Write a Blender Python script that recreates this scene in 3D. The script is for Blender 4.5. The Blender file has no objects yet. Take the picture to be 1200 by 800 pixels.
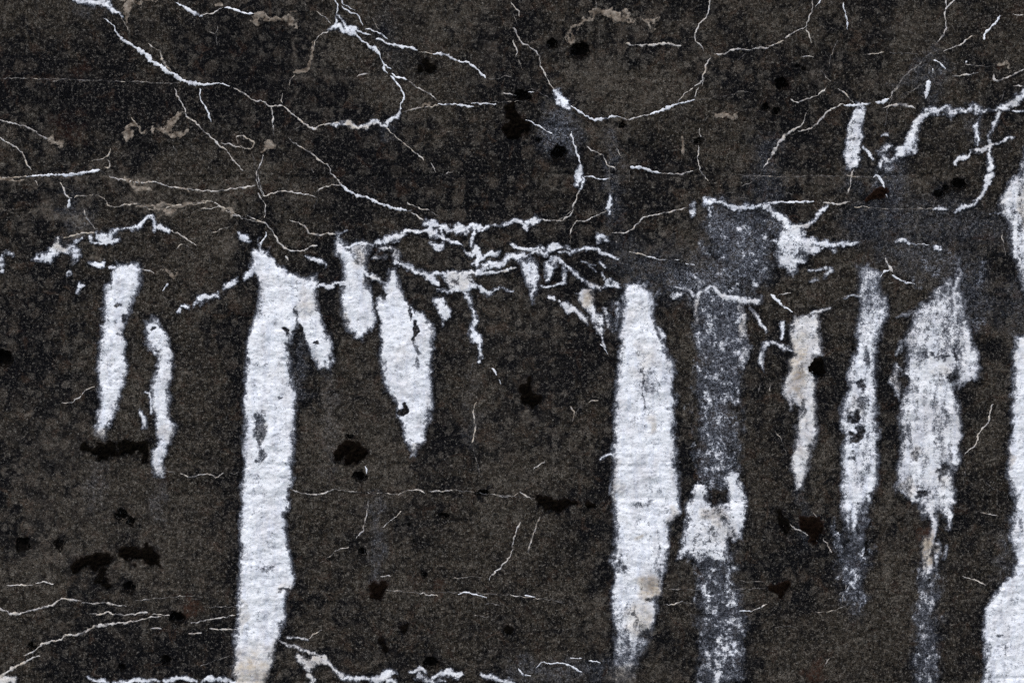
import bpy, math, random
import numpy as np

# ------------------------------------------------------------------ camera, sky, sun, exposure
U = 0.002                       # one wall unit = 2 mm; wall units run right (x) and down (y)
CX, CY, CZ = 600.0, 400.0, 1.62  # wall unit (600, 400) sits at x = 0, z = 1.62 m on the wall face
sc = bpy.context.scene
cam_data = bpy.data.cameras.new('camera')
cam = bpy.data.objects.new('camera', cam_data)
sc.collection.objects.link(cam)
cam_data.sensor_width = 36.0
cam_data.lens = 50.0
cam_data.clip_end = 2000.0
cam.location = (0.0, -2.4 * 50.0 / 36.0, CZ)
cam.rotation_euler = (math.radians(90), 0, 0)
sc.camera = cam

SUN_EL, SUN_AZ = math.radians(62), math.radians(200)    # azimuth clockwise from +Y: in front of the wall, to the left
world = bpy.data.worlds.new('World')
sc.world = world
world.use_nodes = True
wn = world.node_tree
bg = wn.nodes['Background']
sky = wn.nodes.new('ShaderNodeTexSky')
sky.sky_type = 'NISHITA'
sky.sun_disc = False
sky.sun_elevation = SUN_EL
sky.sun_rotation = SUN_AZ
sky.air_density = 1.0
sky.dust_density = 2.0
sky.ozone_density = 1.0
wn.links.new(sky.outputs[0], bg.inputs[0])
bg.inputs[1].default_value = 0.10
sun_data = bpy.data.lights.new('sun', 'SUN')
sun_data.energy = 1.1
sun_data.angle = math.radians(24)
sun_data.color = (1.0, 0.97, 0.93)
sun = bpy.data.objects.new('sun', sun_data)
sc.collection.objects.link(sun)
sun.location = (-2, -4, 6)
from mathutils import Vector
sdir = Vector((math.sin(SUN_AZ) * math.cos(SUN_EL), math.cos(SUN_AZ) * math.cos(SUN_EL), math.sin(SUN_EL)))
sun.rotation_euler = sdir.to_track_quat('Z', 'Y').to_euler()
vs = sc.view_settings
vs.view_transform = 'Standard'
vs.look = 'None'
vs.gamma = 1.0
vs.use_curve_mapping = False
vs.exposure = 1.2
sc.cycles.max_bounces = 3
sc.cycles.diffuse_bounces = 2
sc.cycles.glossy_bounces = 1
sc.cycles.use_denoising = False

rng = np.random.default_rng(7)
random.seed(7)

# ------------------------------------------------------------------ node helpers
def new_mat(name):
    m = bpy.data.materials.new(name)
    m.use_nodes = True
    nt = m.node_tree
    b = nt.nodes['Principled BSDF']
    b.inputs['Roughness'].default_value = 0.92
    b.inputs['Specular IOR Level'].default_value = 0.0
    return m, nt, b

class N:
    """small wrapper for writing node trees as expressions; textures lie in the plane of the wall (x, z)"""
    def __init__(self, nt):
        self.nt = nt
        geo = nt.nodes.new('ShaderNodeNewGeometry').outputs['Position']
        sep = nt.nodes.new('ShaderNodeSeparateXYZ'); nt.links.new(geo, sep.inputs[0])
        com = nt.nodes.new('ShaderNodeCombineXYZ')
        nt.links.new(sep.outputs[0], com.inputs[0])
        self.flat = nt.nodes.new('ShaderNodeMath'); self.flat.operation = 'ADD'
        nt.links.new(sep.outputs[2], self.flat.inputs[0]); nt.links.new(sep.outputs[1], self.flat.inputs[1])
        nt.links.new(self.flat.outputs[0], com.inputs[1])
        self.pos = com.outputs[0]
    def put(self, sock, v):
        if isinstance(v, bpy.types.NodeSocket): self.nt.links.new(v, sock)
        elif isinstance(v, (tuple, list)) and len(v) == 3 and sock.type == 'RGBA': sock.default_value = (*v, 1)
        else: sock.default_value = v
    def math(self, op, a, b=0.0, c=0.0, clamp=False):
        n = self.nt.nodes.new('ShaderNodeMath'); n.operation = op; n.use_clamp = clamp
        for s, v in zip(n.inputs, (a, b, c)): self.put(s, v)
        return n.outputs[0]
    def mul(self, a, b): return self.math('MULTIPLY', a, b)
    def add(self, a, b): return self.math('ADD', a, b)
    def mix(self, f, a, b, blend='MIX'):
        n = self.nt.nodes.new('ShaderNodeMix'); n.data_type = 'RGBA'; n.blend_type = blend
        self.put(n.inputs['Factor'], f); self.put(n.inputs[6], a); self.put(n.inputs[7], b)
        return n.outputs[2]
    def _map(self, off, stretch):
        mp = self.nt.nodes.new('ShaderNodeMapping')
        mp.inputs['Location'].default_value = (off[0], off[1], 0)
        mp.inputs['Scale'].default_value = (stretch[0], stretch[1], 1)
        self.nt.links.new(self.pos, mp.inputs['Vector'])
        return mp.outputs[0]
    def noise(self, scale, detail=3.0, rough=0.55, off=(0, 0), stretch=(1, 1), dist=0.0):
        n = self.nt.nodes.new('ShaderNodeTexNoise'); n.noise_dimensions = '2D'
        self.nt.links.new(self._map(off, stretch), n.inputs['Vector'])
        n.inputs['Scale'].default_value = scale
        n.inputs['Detail'].default_value = detail
        n.inputs['Roughness'].default_value = rough
        n.inputs['Distortion'].default_value = dist
        return n.outputs['Fac']
    def voro(self, scale, off=(0, 0)):
        n = self.nt.nodes.new('ShaderNodeTexVoronoi'); n.voronoi_dimensions = '2D'
        n.inputs['Scale'].default_value = scale
        self.nt.links.new(self._map(off, (1, 1)), n.inputs['Vector'])
        sep = self.nt.nodes.new('ShaderNodeSeparateColor')
        self.nt.links.new(n.outputs['Color'], sep.inputs[0])
        return n.outputs['Distance'], sep.outputs[0], sep.outputs[1]
    def ramp(self, v, lo, hi, smooth=True):
        n = self.nt.nodes.new('ShaderNodeMapRange')
        n.interpolation_type = 'SMOOTHSTEP' if smooth else 'LINEAR'
        n.clamp = True
        self.put(n.inputs[0], v)
        self.put(n.inputs[1], lo); self.put(n.inputs[2], hi)
        return n.outputs[0]
    def attr(self, name):
        n = self.nt.nodes.new('ShaderNodeAttribute'); n.attribute_name = name
        return n.outputs['Fac']
    def bump(self, h, strength=0.5, dist=0.002):
        n = self.nt.nodes.new('ShaderNodeBump')
        n.inputs['Strength'].default_value = strength
        n.inputs['Distance'].default_value = dist
        self.put(n.inputs['Height'], h)
        return n.outputs[0]

def concrete_colour(g):
    """old concrete under a skin of dark algae and crustose lichen; returns colour, fine height and the grain"""
    big = g.noise(4.5, 3, 0.6, (3, 9))
    mid = g.noise(24.0, 5, 0.68, (3, 7), dist=0.5)
    grain = g.noise(95.0, 5, 0.82, (9, 2))
    fine = g.noise(330.0, 2, 0.8, (1, 5))
    zone = g.ramp(g.noise(2.1, 4, 0.6, (11, 6), dist=0.8), 0.40, 0.62)
    black = g.attr('algae')
    # black algae over brown concrete
    skin = g.add(g.add(g.mul(big, 0.65), g.mul(mid, 0.85)), g.mul(grain, 0.45))
    skin = g.math('SUBTRACT', skin, g.mul(black, 0.42))
    skin = g.add(skin, g.math('MULTIPLY_ADD', zone, 0.20, -0.11))
    col = g.mix(g.ramp(skin, 0.78, 1.06), (0.0050, 0.0050, 0.0059), (0.0300, 0.0247, 0.0187))
    # patchy skin: black islands, grey crumbling spots
    isl = g.noise(46.0, 4, 0.72, (4, 8))
    isl = g.add(isl, g.mul(g.math('SUBTRACT', big, 0.5), 0.45))
    isl = g.math('SUBTRACT', isl, g.mul(black, 0.06))
    col = g.mix(g.mul(g.ramp(isl, 0.50, 0.40), 0.62), col, (0.0055, 0.0053, 0.0058))
    col = g.mix(g.mul(g.ramp(isl, 0.57, 0.70), 0.50), col, (0.098, 0.086, 0.070))
    # crustose lichen: rosettes with crumbly rims
    wob = g.mul(g.math('SUBTRACT', g.add(g.mul(grain, 0.5), g.mul(mid, 0.5)), 0.5), 1.7)
    for sc_, off, c, keep in ((26.0, (2, 5), (0.068, 0.055, 0.043), 0.40), (48.0, (7, 1), (0.088, 0.077, 0.064), 0.50)):
        d, r, r2 = g.voro(sc_, off)
        disc = g.mul(g.ramp(g.add(d, wob), 0.46, 0.28), g.ramp(g.add(r, g.mul(g.math('SUBTRACT', big, 0.5), 1.2)), keep, keep + 0.15))
        disc = g.mul(disc, g.math('SUBTRACT', 1.0, g.mul(black, 0.5)))
        col = g.mix(g.mul(g.mul(disc, g.math('SUBTRACT', 0.72, g.mul(zone, 0.45))), g.math('MULTIPLY_ADD', r2, 0.8, 0.1)), col, c)
    # reddish soil tones
    col = g.mix(g.mul(g.ramp(mid, 0.57, 0.68), 0.4), col, (0.042, 0.025, 0.018))
    # crumbs of bare grey sand, black pores between them
    crumb = g.noise(120.0, 4, 0.85, (6, 3))
    col = g.mix(g.mul(g.ramp(crumb, 0.55, 0.67), g.math('MULTIPLY_ADD', zone, 0.40, 0.34)), col, (0.125, 0.112, 0.096))
    col = g.mix(g.mul(g.ramp(crumb, 0.465, 0.375), 0.9), col, (0.005, 0.005, 0.0055))
    fleck = g.noise(150.0, 2, 0.6, (13, 3))
    col = g.mix(g.mul(g.ramp(fleck, 0.60, 0.76), g.math('SUBTRACT', 0.45, g.mul(black, 0.45))), col, (0.19, 0.175, 0.15))
    # contrast of the grain itself
    col = g.mix(1.0, col, g.mix(g.ramp(fine, 0.34, 0.66, False), (0.28, 0.28, 0.29), (1.85, 1.83, 1.8)), 'MULTIPLY')
    h = g.add(g.mul(crumb, 0.7), g.mul(fine, 0.3))
    # thin bluish lime haze dried on the surface
    hz = g.attr('haze')
    hf = g.mul(hz, g.math('MULTIPLY_ADD', g.ramp(g.add(g.mul(grain, 0.6), g.mul(crumb, 0.4)), 0.42, 0.60), 0.85, 0.08))
    col = g.mix(g.math('MULTIPLY', hf, 0.85, clamp=True), col, g.mix(g.ramp(fine, 0.3, 0.7), (0.052, 0.055, 0.064), (0.165, 0.172, 0.195)))
    fl = g.mul(g.ramp(g.add(g.add(g.mul(fine, 0.5), g.mul(crumb, 0.5)), g.mul(hz, 0.10)), 0.59, 0.70), hz)
    col = g.mix(g.math('MULTIPLY', fl, 0.5, clamp=True), col, (0.52, 0.54, 0.60))
    # bare tan concrete where the skin has gone
    tn = g.mul(g.attr('tan'), g.ramp(g.add(g.mul(grain, 0.5), g.mul(mid, 0.5)), 0.36, 0.60))
    col = g.mix(g.math('MULTIPLY', tn, 0.9, clamp=True), col, g.mix(g.ramp(crumb, 0.35, 0.65), (0.10, 0.078, 0.057), (0.215, 0.187, 0.155)))
    ru = g.mul(g.attr('rust'), g.ramp(grain, 0.34, 0.60))
    col = g.mix(g.math('MULTIPLY', ru, 0.85, clamp=True), col, (0.045, 0.020, 0.013))
    return col, h, grain, crumb, fine

mat_wall, nt, b = new_mat('weathered_concrete')
g = N(nt)
col, h, *_ = concrete_colour(g)
nt.links.new(col, b.inputs['Base Color'])
nt.links.new(g.bump(h, 0.7, 0.004), b.inputs['Normal'])

def lime_material(name, soft, amp, low, top, veil, thin):
    m, nt, b = new_mat(name)
    g = N(nt)
    base, h, grain, crumb, fine = concrete_colour(g)
    cov, tint = g.attr('lime'), g.attr('tint')
    n2 = g.noise(38.0, 4, 0.65, (8, 3))
    n = g.add(g.add(g.mul(crumb, 0.45), g.mul(grain, 0.30)), g.mul(fine, 0.25))
    n = g.add(g.mul(n, 1 - low), g.mul(n2, low))
    v = g.add(g.mul(cov, top), g.mul(g.math('SUBTRACT', n, 0.5), amp))
    f = g.ramp(v, 0.5 - soft, 0.5 + soft)
    f = g.math('MAXIMUM', f, g.mul(g.math('POWER', cov, 2.0), veil))
    f = g.mul(f, g.ramp(cov, 0.0, 0.25))
    wear = g.ramp(g.noise(22.0, 5, 0.72, (1, 6), (1.0, 0.4)), 0.48, 0.64)
    white = g.mix(g.mul(wear, 0.5), (0.86, 0.865, 0.875), (0.62, 0.60, 0.605))
    run = g.ramp(g.noise(60.0, 4, 0.7, (4, 6), (1.0, 0.16)), 0.50, 0.62)
    white = g.mix(g.mul(run, 0.4), white, (0.58, 0.61, 0.69))
    cream = g.mix(wear, (0.52, 0.445, 0.35), (0.30, 0.24, 0.18))
    tn = g.math('ADD', tint, g.mul(g.math('SUBTRACT', n2, 0.5), g.math('MULTIPLY_ADD', tint, 1.4, 0.35)), clamp=True)
    lime = g.mix(tn, white, cream)
    # shade in the troughs of fine ripples painted grey, and crumbly pores
    rip = g.noise(105.0, 4, 0.75, (5, 2), (0.42, 1.0))
    lime = g.mix(g.mul(g.ramp(rip, 0.47, 0.36), 0.52), lime, (0.36, 0.355, 0.385))
    lime = g.mix(g.mul(g.ramp(crumb, 0.41, 0.33), 0.55), lime, (0.24, 0.23, 0.235))
    lime = g.mix(g.ramp(v, 0.45, thin), g.mix(tint, (0.185, 0.195, 0.225), (0.23, 0.20, 0.165)), lime)
    film = g.mul(g.ramp(cov, 0.02, 0.6), 0.75)
    base = g.mix(film, base, g.mix(g.ramp(g.add(g.mul(fine, 0.6), g.mul(crumb, 0.4)), 0.40, 0.62), (0.010, 0.0105, 0.013), (0.10, 0.106, 0.124)))
    nt.links.new(g.mix(f, base, lime), b.inputs['Base Color'])
    hh = g.add(g.mul(f, 0.5), g.add(g.mul(rip, 0.7), g.mul(crumb, 0.5)))
    nt.links.new(g.bump(hh, 0.32, 0.003), b.inputs['Normal'])
    return m
mat_lime = lime_material('lime_streak', 0.40, 3.1, 0.25, 1.08, 0.3, 0.90)
mat_crust = lime_material('lime_crust', 0.38, 4.0, 0.30, 1.05, 0.3, 0.86)
mat_film = lime_material('lime_film', 0.40, 5.2, 0.42, 0.90, 0.08, 0.84)
mat_vein = lime_material('lime_vein', 0.50, 2.2, 0.35, 1.0, 0.5, 0.70)

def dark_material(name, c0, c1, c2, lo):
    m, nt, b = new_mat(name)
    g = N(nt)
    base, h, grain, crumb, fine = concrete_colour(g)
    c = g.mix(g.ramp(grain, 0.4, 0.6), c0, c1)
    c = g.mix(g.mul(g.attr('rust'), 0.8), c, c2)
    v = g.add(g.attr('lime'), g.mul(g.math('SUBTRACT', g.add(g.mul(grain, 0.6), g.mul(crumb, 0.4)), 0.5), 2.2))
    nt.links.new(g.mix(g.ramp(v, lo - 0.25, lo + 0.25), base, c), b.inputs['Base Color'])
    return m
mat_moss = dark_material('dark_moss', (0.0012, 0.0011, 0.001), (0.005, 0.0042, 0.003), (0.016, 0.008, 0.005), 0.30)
mat_pit = dark_material('shaded_pit_lining', (0.0015, 0.0014, 0.0013), (0.006, 0.005, 0.0042), (0.012, 0.006, 0.004), 0.30)  # soiled pit inside, coloured near black to add the shade of the hollow

mat_spall, nt, b = new_mat('bare_tan_concrete')
g = N(nt)
base, h, *_ = concrete_colour(g)
n1 = g.noise(110.0, 5, 0.75, off=(2, 6)); n2 = g.noise(40.0, 4, 0.6)
c = g.mix(g.ramp(n2, 0.3, 0.7), (0.150, 0.113, 0.082), (0.24, 0.20, 0.16))
c = g.mix(g.mul(g.ramp(n1, 0.50, 0.64), 0.6), c, (0.38, 0.33, 0.27))
c = g.mix(g.mul(g.ramp(n2, 0.47, 0.38), 0.6), c, (0.04, 0.031, 0.024))
v = g.add(g.attr('lime'), g.mul(g.math('SUBTRACT', n1, 0.5), 2.4))
nt.links.new(g.mix(g.ramp(v, 0.25, 0.75), base, c), b.inputs['Base Color'])
nt.links.new(g.bump(n1, 0.6, 0.003), b.inputs['Normal'])

mat_ground, nt, b = new_mat('trodden_earth')
g = N(nt)
c = g.mix(g.noise(6.0, 6, 0.65), (0.06, 0.052, 0.04), (0.12, 0.105, 0.085))
c = g.mix(g.ramp(g.noise(1.2, 4, 0.6), 0.45, 0.65), c, (0.045, 0.06, 0.025))
nt.links.new(c, b.inputs['Base Color'])
nt.links.new(g.bump(g.noise(40.0, 5, 0.7), 0.7, 0.02), b.inputs['Normal'])

# ------------------------------------------------------------------ fields over the wall face, one cell per wall unit
X0, X1, Y0, Y1 = -90, 1330, -90, 960
gx = np.arange(X0, X1 + 1, dtype=np.float32)
gy = np.arange(Y0, Y1 + 1, dtype=np.float32)
SH = (len(gy), len(gx))

def fnoise(lam, ax=1.0, ay=1.0, seed=0):
    r = np.random.default_rng(seed)
    w = np.fft.rfft2(r.standard_normal(SH).astype(np.float32))
    fy = np.fft.fftfreq(SH[0])[:, None] * ay
    fx = np.fft.rfftfreq(SH[1])[None, :] * ax
    f2 = (fx * fx + fy * fy) * lam * lam
    o = np.fft.irfft2(w * np.exp(-f2 * 1.6), s=SH).astype(np.float32)
    return (o - o.mean()) / o.std()

def blur(a, s):
    w = np.fft.rfft2(a)
    fy = np.fft.fftfreq(SH[0])[:, None]; fx = np.fft.rfftfreq(SH[1])[None, :]
    return np.fft.irfft2(w * np.exp(-2 * (math.pi * s) ** 2 * (fx * fx + fy * fy)), s=SH).astype(np.float32)

def sstep(a, b, x):
    t = np.clip((x - a) / (b - a), 0, 1)
    return t * t * (3 - 2 * t)

NW1, NW2 = fnoise(14, seed=1), fnoise(14, seed=2)
NW3, NW4 = fnoise(4.5, seed=3), fnoise(4.5, seed=4)
NE = fnoise(2.6, seed=5)
NB = fnoise(7, seed=6)
RIP = fnoise(7.0, 2.6, 1.0, seed=8) * 0.6 + fnoise(3.6, 2.0, 1.0, seed=9) * 0.4
WORN = 0.6 * fnoise(9, 0.7, 3.5, seed=31) + 0.5 * fnoise(16, 1.0, 1.6, seed=32) + 0.35 * fnoise(4, 1.0, 2.2, seed=33)
LUMP = fnoise(26, 0.8, 0.5, seed=10)

def pts(s):
    return [tuple(float(v) for v in p.split(',')) for p in s.split()]

def window(x0, y0, x1, y1):
    i0 = max(0, int(x0) - X0); i1 = min(SH[1], int(x1) - X0 + 1)
    j0 = max(0, int(y0) - Y0); j1 = min(SH[0], int(y1) - Y0 + 1)
    return slice(j0, j1), slice(i0, i1)

def shape_dist(kind, P, px, py):
    """signed distance in wall units, positive inside"""
    if kind == 'r':
        ys = np.array([p[0] for p in P]); l = np.array([p[1] for p in P]); r = np.array([p[2] for p in P])
        xl = np.interp(py, ys, l); xr = np.interp(py, ys, r)
        return np.minimum(np.minimum(px - xl, xr - px), np.minimum(py - ys[0], ys[-1] - py) + 1.5)
    d = np.full(px.shape, -1e3, np.float32)
    if len(P) == 1: P = [P[0], (P[0][0] + .1, P[0][1], P[0][2])]
    for a, c in zip(P[:-1], P[1:]):
        vx, vy = c[0] - a[0], c[1] - a[1]
        L = vx * vx + vy * vy + 1e-6
        t = np.clip(((px - a[0]) * vx + (py - a[1]) * vy) / L, 0, 1)
        q = a[2] + (c[2] - a[2]) * t - np.hypot(px - a[0] - vx * t, py - a[1] - vy * t)
        d = np.maximum(d, q)
    return d

def bounds(shapes, m):
    xs, ys = [], []
    for s in shapes:
        P = pts(s[1])
        for p in P:
            if s[0] == 'r': xs += [p[1], p[2]]; ys.append(p[0])
            else: xs += [p[0] - p[2], p[0] + p[2]]; ys += [p[1] - p[2], p[1] + p[2]]
    return min(xs) - m, min(ys) - m, max(xs) + m, max(ys) + m

def cover(shapes, rough=1.0, edge=7.0, margin=16, slim=1.0, film=False):
    """coverage 0..1 and depth inside, over a window of the field"""
    w = window(*bounds(shapes, margin))
    yy, xx = np.meshgrid(gy[w[0]], gx[w[1]], indexing='ij')
    cov = np.zeros(xx.shape, np.float32); dep = np.full(xx.shape, -20.0, np.float32)
    for s in shapes:
        P = pts(s[1]); dens = s[2] if len(s) > 2 else 1.0
        rad = 8.0 if s[0] == 'r' else max(p[2] for p in P)
        if s[0] == 's' and slim != 1.0: P = [(p[0], p[1], p[2] * slim) for p in P]
        k = rough * min(1.0, rad / 6.0 + 0.12)
        px = xx + k * (1.4 * NW1[w] + 0.7 * NW3[w]); py = yy + k * (2.6 * NW2[w] + 1.0 * NW4[w])
        d = shape_dist(s[0], P, px, py) + k * 0.45 * NE[w]
        e = edge * min(1.0, rad / 7.0 + 0.12)
        c = (sstep(-e, e * 0.9, d) if s[0] == 'r' or film else sstep(-e * 0.40, max(e * 0.75, rad * 0.8), d)) * dens
        cov = np.maximum(cov, c); dep = np.maximum(dep, d)
    return w, cov, dep

GX, GY = None, None
def sample(F, x, y):
    fx = np.clip(np.asarray(x) - X0, 0, SH[1] - 1.001); fy = np.clip(np.asarray(y) - Y0, 0, SH[0] - 1.001)
    i = fx.astype(int); j = fy.astype(int); u = fx - i; v = fy - j
    return (F[j, i] * (1 - u) + F[j, i + 1] * u) * (1 - v) + (F[j + 1, i] * (1 - u) + F[j + 1, i + 1] * u) * v

def to_world(x, y, h):
    """wall units and height in mm -> world"""
    return np.stack([(np.asarray(x) - CX) * U, -np.asarray(h) * 0.001, CZ + (CY - np.asarray(y)) * U], -1)

# ------------------------------------------------------------------ mesh helpers
def make_mesh(name, verts, quads, attrs, mat, smooth=True, tris=None):
    me = bpy.data.meshes.new(name)
    n = len(verts)
    me.vertices.add(n)
    me.vertices.foreach_set('co', np.asarray(verts, np.float32).ravel())
    faces = [np.asarray(quads, np.int32).reshape(-1, 4)]
    nq = len(faces[0]); ntri = 0 if tris is None else len(tris)
    loops = faces[0].ravel()
    if ntri: loops = np.concatenate([loops, np.asarray(tris, np.int32).ravel()])
    me.loops.add(len(loops)); me.loops.foreach_set('vertex_index', loops)
    me.polygons.add(nq + ntri)
    starts = np.concatenate([np.arange(nq) * 4, nq * 4 + np.arange(ntri) * 3]).astype(np.int32)
    me.polygons.foreach_set('loop_start', starts)
    if smooth: me.polygons.foreach_set('use_smooth', np.ones(nq + ntri, bool))
    me.update(calc_edges=True)
    me.validate()
    for k, v in attrs.items():
        a = me.attributes.new(k, 'FLOAT', 'POINT')
        if len(a.data) == n: a.data.foreach_set('value', np.asarray(v, np.float32).ravel())
    me.materials.append(mat)
    return me

def link(name, me, parent=None, origin=None):
    o = bpy.data.objects.new(name, me)
    sc.collection.objects.link(o)
    if origin is not None:
        me.transform(__import__('mathutils').Matrix.Translation(-Vector(origin)))
        o.location = origin
    if parent is not None: o.parent = parent
    return o

def tag(o, label=None, cat=None, group=None, kind=None):
    for k, v in (('label', label), ('category', cat), ('group', group), ('kind', kind)):
        if v: o[k] = v
    return o

# ------------------------------------------------------------------ relief of the concrete, in mm
H = 1.3 * fnoise(90, seed=20) + 0.7 * fnoise(22, 1.0, 1.0, seed=21) + 0.40 * fnoise(7, seed=22) + 0.28 * fnoise(3, seed=23)
yy_all = gy[:, None] + 3.0 * fnoise(160, 3.0, 1.0, seed=24) + 0.5 * NW3
for ys, dep in ((95, 0.9), (207, 1.3), (246, 0.8), (388, 0.6), (545, 0.9), (581, 1.0), (690, 1.0), (797, 1.4)):
    H -= dep * np.exp(-((yy_all - ys) / 1.6) ** 2)
    H += (0.7 if ys in (95, 388, 690) else -0.6) * (sstep(-1.5, 1.5, yy_all - ys) - 0.5)
ALGAE = np.zeros(SH, np.float32); HAZE = np.zeros(SH, np.float32); TAN = np.zeros(SH, np.float32); RUST = np.zeros(SH, np.float32)

def stain(F, spec, amount, soft=8.0, rough=1.6):
    """soft stain on the concrete skin itself, strokes of x,y,r"""
    w = window(*bounds([('s', spec)], soft * 2 + 10))
    yy, xx = np.meshgrid(gy[w[0]], gx[w[1]], indexing='ij')
    d = shape_dist('s', pts(spec), xx + rough * (2.5 * NW1[w] + NW3[w]), yy + rough * (2.5 * NW2[w] + NW4[w]))
    F[w] = np.maximum(F[w], amount * sstep(-soft, soft, d))

# ------------------------------------------------------------------ survey of the wall, in wall units (2 mm) right and down
# pits: x, y, half width, half height, depth in mm
PITS = [(648,52,6,6,12),(680,60,10,10.5,18),(655,180,8.5,9,16),(818,165,4.5,3.5,9),(729,147,4,3.5,8),(612,113,9,7,12),(897,125,4,5,9),(916,99,7.5,8,15),
 (910,131,5,5,10),(631,165,3.2,3,6),(5,420,9,9.5,16),(422,558,7,6,13),(567,578,8,4.5,10),(208,723,8,7,13),(195,773,5.5,5.5,11),(37,757,4.5,4.5,9),
 (144,782,4,4,8),(957,441,5.5,5,11),(1123,217,8,7,12),(1108,221,4.5,4,8),(1100,228,6,5,9),(425,647,5,4.5,10),(486,636,3.2,2.5,7),(520,604,5,4.5,10),
 (505,777,9,7,12),(497,673,4,3.5,8),(151,688,6,7,10),(142,604,7,6,10),(154,611,4,5,8),(941,82,3,2.5,5),(934,78,2.5,2.5,5),(480,615,2.5,3,6),(409,512,4.5,3,7),
 (27,637,9,8,6),(70,638,6,6,5),(1001,409,3,3,5)]

# soft stains on the skin of the concrete
stain(ALGAE, '60,60,70 180,120,80 300,60,60 420,190,60 420,240,45', 0.50, 60)
stain(TAN, '60,520,40 90,600,60 200,640,50 60,640,40', 0.12, 40)
stain(TAN, '480,330,10 600,420,60 600,540,50', 0.05, 40)
stain(TAN, '440,460,40 450,620,40', 0.08, 40)
stain(ALGAE, '560,120,40 600,60,30', 0.25, 40)
stain(ALGAE, '20,330,30 30,420,20', 0.25, 40)
stain(ALGAE, '380,362,12 385,368,10', 0.9, 8)
stain(ALGAE, '1000,265,40 1110,262,40', 0.30, 25)
stain(ALGAE, '700,330,30 690,290,40', 0.35, 25)
stain(HAZE, '655,135,10 652,160,16 668,165,12', 0.75, 14)
stain(HAZE, '715,160,6 716,200,8 718,255,10', 0.42, 10)
stain(HAZE, '450,150,7 452,160,5', 0.5, 8)
stain(HAZE, '105,5,12', 0.35, 10)
stain(HAZE, '900,170,10 898,210,14 905,240,14', 0.40, 16)
stain(HAZE, '1000,190,8 1000,215,8', 0.45, 10)
stain(HAZE, '1045,190,14 1042,215,18 1050,245,12', 0.55, 14)
stain(HAZE, '1085,92,10 1098,82,10 1090,112,8', 0.5, 10)
stain(HAZE, '1050,108,4 1064,86,5 1080,70,5 1095,62,3', 0.45, 6)
stain(HAZE, '1010,265,20 1060,258,26 1120,262,22 1165,268,16', 0.40, 24)
stain(HAZE, '1040,295,14 1090,300,20 1130,320,20 1150,360,14', 0.50, 22)
stain(HAZE, '1143,140,7 1145,165,6', 0.45, 8)
for q in ('1085,312,5 1095,322,5', '1143,325,5 1150,322,5 1145,308,4', '1110,300,4 1120,312,4', '1140,370,4 1145,385,4', '1075,330,4'): stain(HAZE, q, 0.9, 5)
for q, k in (('10,546,2 270,549,2', .28), ('345,545,2 470,548,2', .25), ('930,209,3 1130,211,3', .25), ('380,92,6 480,100,7', .14), ('640,208,4 800,206,4', .16), ('740,690,2 880,688,2', .2), ('730,290,4 820,288,4', .22)): stain(TAN, q, k, 5)
for q in ('480,15,9 540,10,12', '505,45,14', '575,30,10', '560,70,12', '1060,45,20', '960,85,16', '700,90,24', '760,110,20'): stain(TAN, q, 0.13, 10)
stain(HAZE, '1135,150,8', 0.35, 8)
stain(HAZE, '735,300,20 760,320,26 790,310,22', 0.40, 24)
stain(HAZE, '845,262,20 870,275,26 880,310,24 850,330,26 800,330,20', 0.80, 20)
stain(HAZE, '840,350,24 845,400,24 842,470,20 840,550,20', 0.70, 12)
stain(HAZE, '842,660,20 846,720,22 845,800,22 845,860,20', 0.55, 14)
stain(HAZE, '718,360,6 722,385,6', 0.6, 7)
stain(HAZE, '1178,640,10 1172,665,8', 0.45, 12)
stain(HAZE, '1198,600,16 1198,700,10', 0.3, 10)
stain(HAZE, '912,250,7 906,264,6 916,262,6', 0.8, 6)
stain(HAZE, '1192,340,14 1190,390,12', 0.35, 14)
stain(HAZE, '80,240,12 92,255,14 88,275,12', 0.35, 12)
stain(HAZE, '441,590,8 442,640,7 440,680,5', 0.45, 8)
stain(HAZE, '384,440,6 388,500,7 386,560,5', 0.25, 8)
stain(HAZE, '940,580,5 941,640,5', 0.3, 7)
stain(HAZE, '184,565,5 183,610,4', 0.35, 7)
stain(HAZE, '552,440,5 555,520,5', 0.22, 8)
stain(HAZE, '352,405,7 350,440,6 352,470,4', 0.5, 8)
stain(HAZE, '610,785,14 640,790,12 700,785,12', 0.45, 14)
stain(HAZE, '460,70,14 450,20,10', 0.16, 20)
stain(HAZE, '115,560,14 110,580,12', 0.25, 12)
stain(HAZE, '1000,640,12 998,680,12 1000,720,8', 0.35, 10)
stain(HAZE, '1085,700,12 1086,760,14 1085,830,12', 0.5, 12)
stain(TAN, '0,209,3 40,209,3 130,207,4 200,215,4', 0.5, 4)
stain(TAN, '200,218,3 250,224,3 295,220,2', 0.4, 3)
stain(TAN, '148,213,4 160,219,6 176,222,4', 0.85, 4)
stain(TAN, '95,238,4 110,233,3', 0.6, 5)
stain(TAN, '155,238,4 185,238,6 215,238,5 246,236,3', 0.8, 4)
stain(TAN, '180,246,5 192,252,6 204,246,5', 0.85, 5)
stain(TAN, '78,256,8 90,262,11 95,275,9', 0.75, 9)
stain(TAN, '108,298,5', 0.7, 5)
stain(TAN, '262,285,9 266,296,8', 0.42, 6)
stain(TAN, '52,238,10', 0.5, 6)
stain(TAN, '150,235,6', 0.3, 6)
stain(TAN, '30,268,9 40,262,6', 0.55, 8)
stain(TAN, '352,90,5 366,70,4', 0.3, 5)
stain(TAN, '392,40,3', 0.1, 5)
stain(TAN, '265,247,5 272,252,3', 0.75, 3)
stain(TAN, '345,57,5', 0.5, 3); stain(TAN, '344,70,5', 0.5, 3); stain(TAN, '341,115,4', 0.4, 3)
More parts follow.
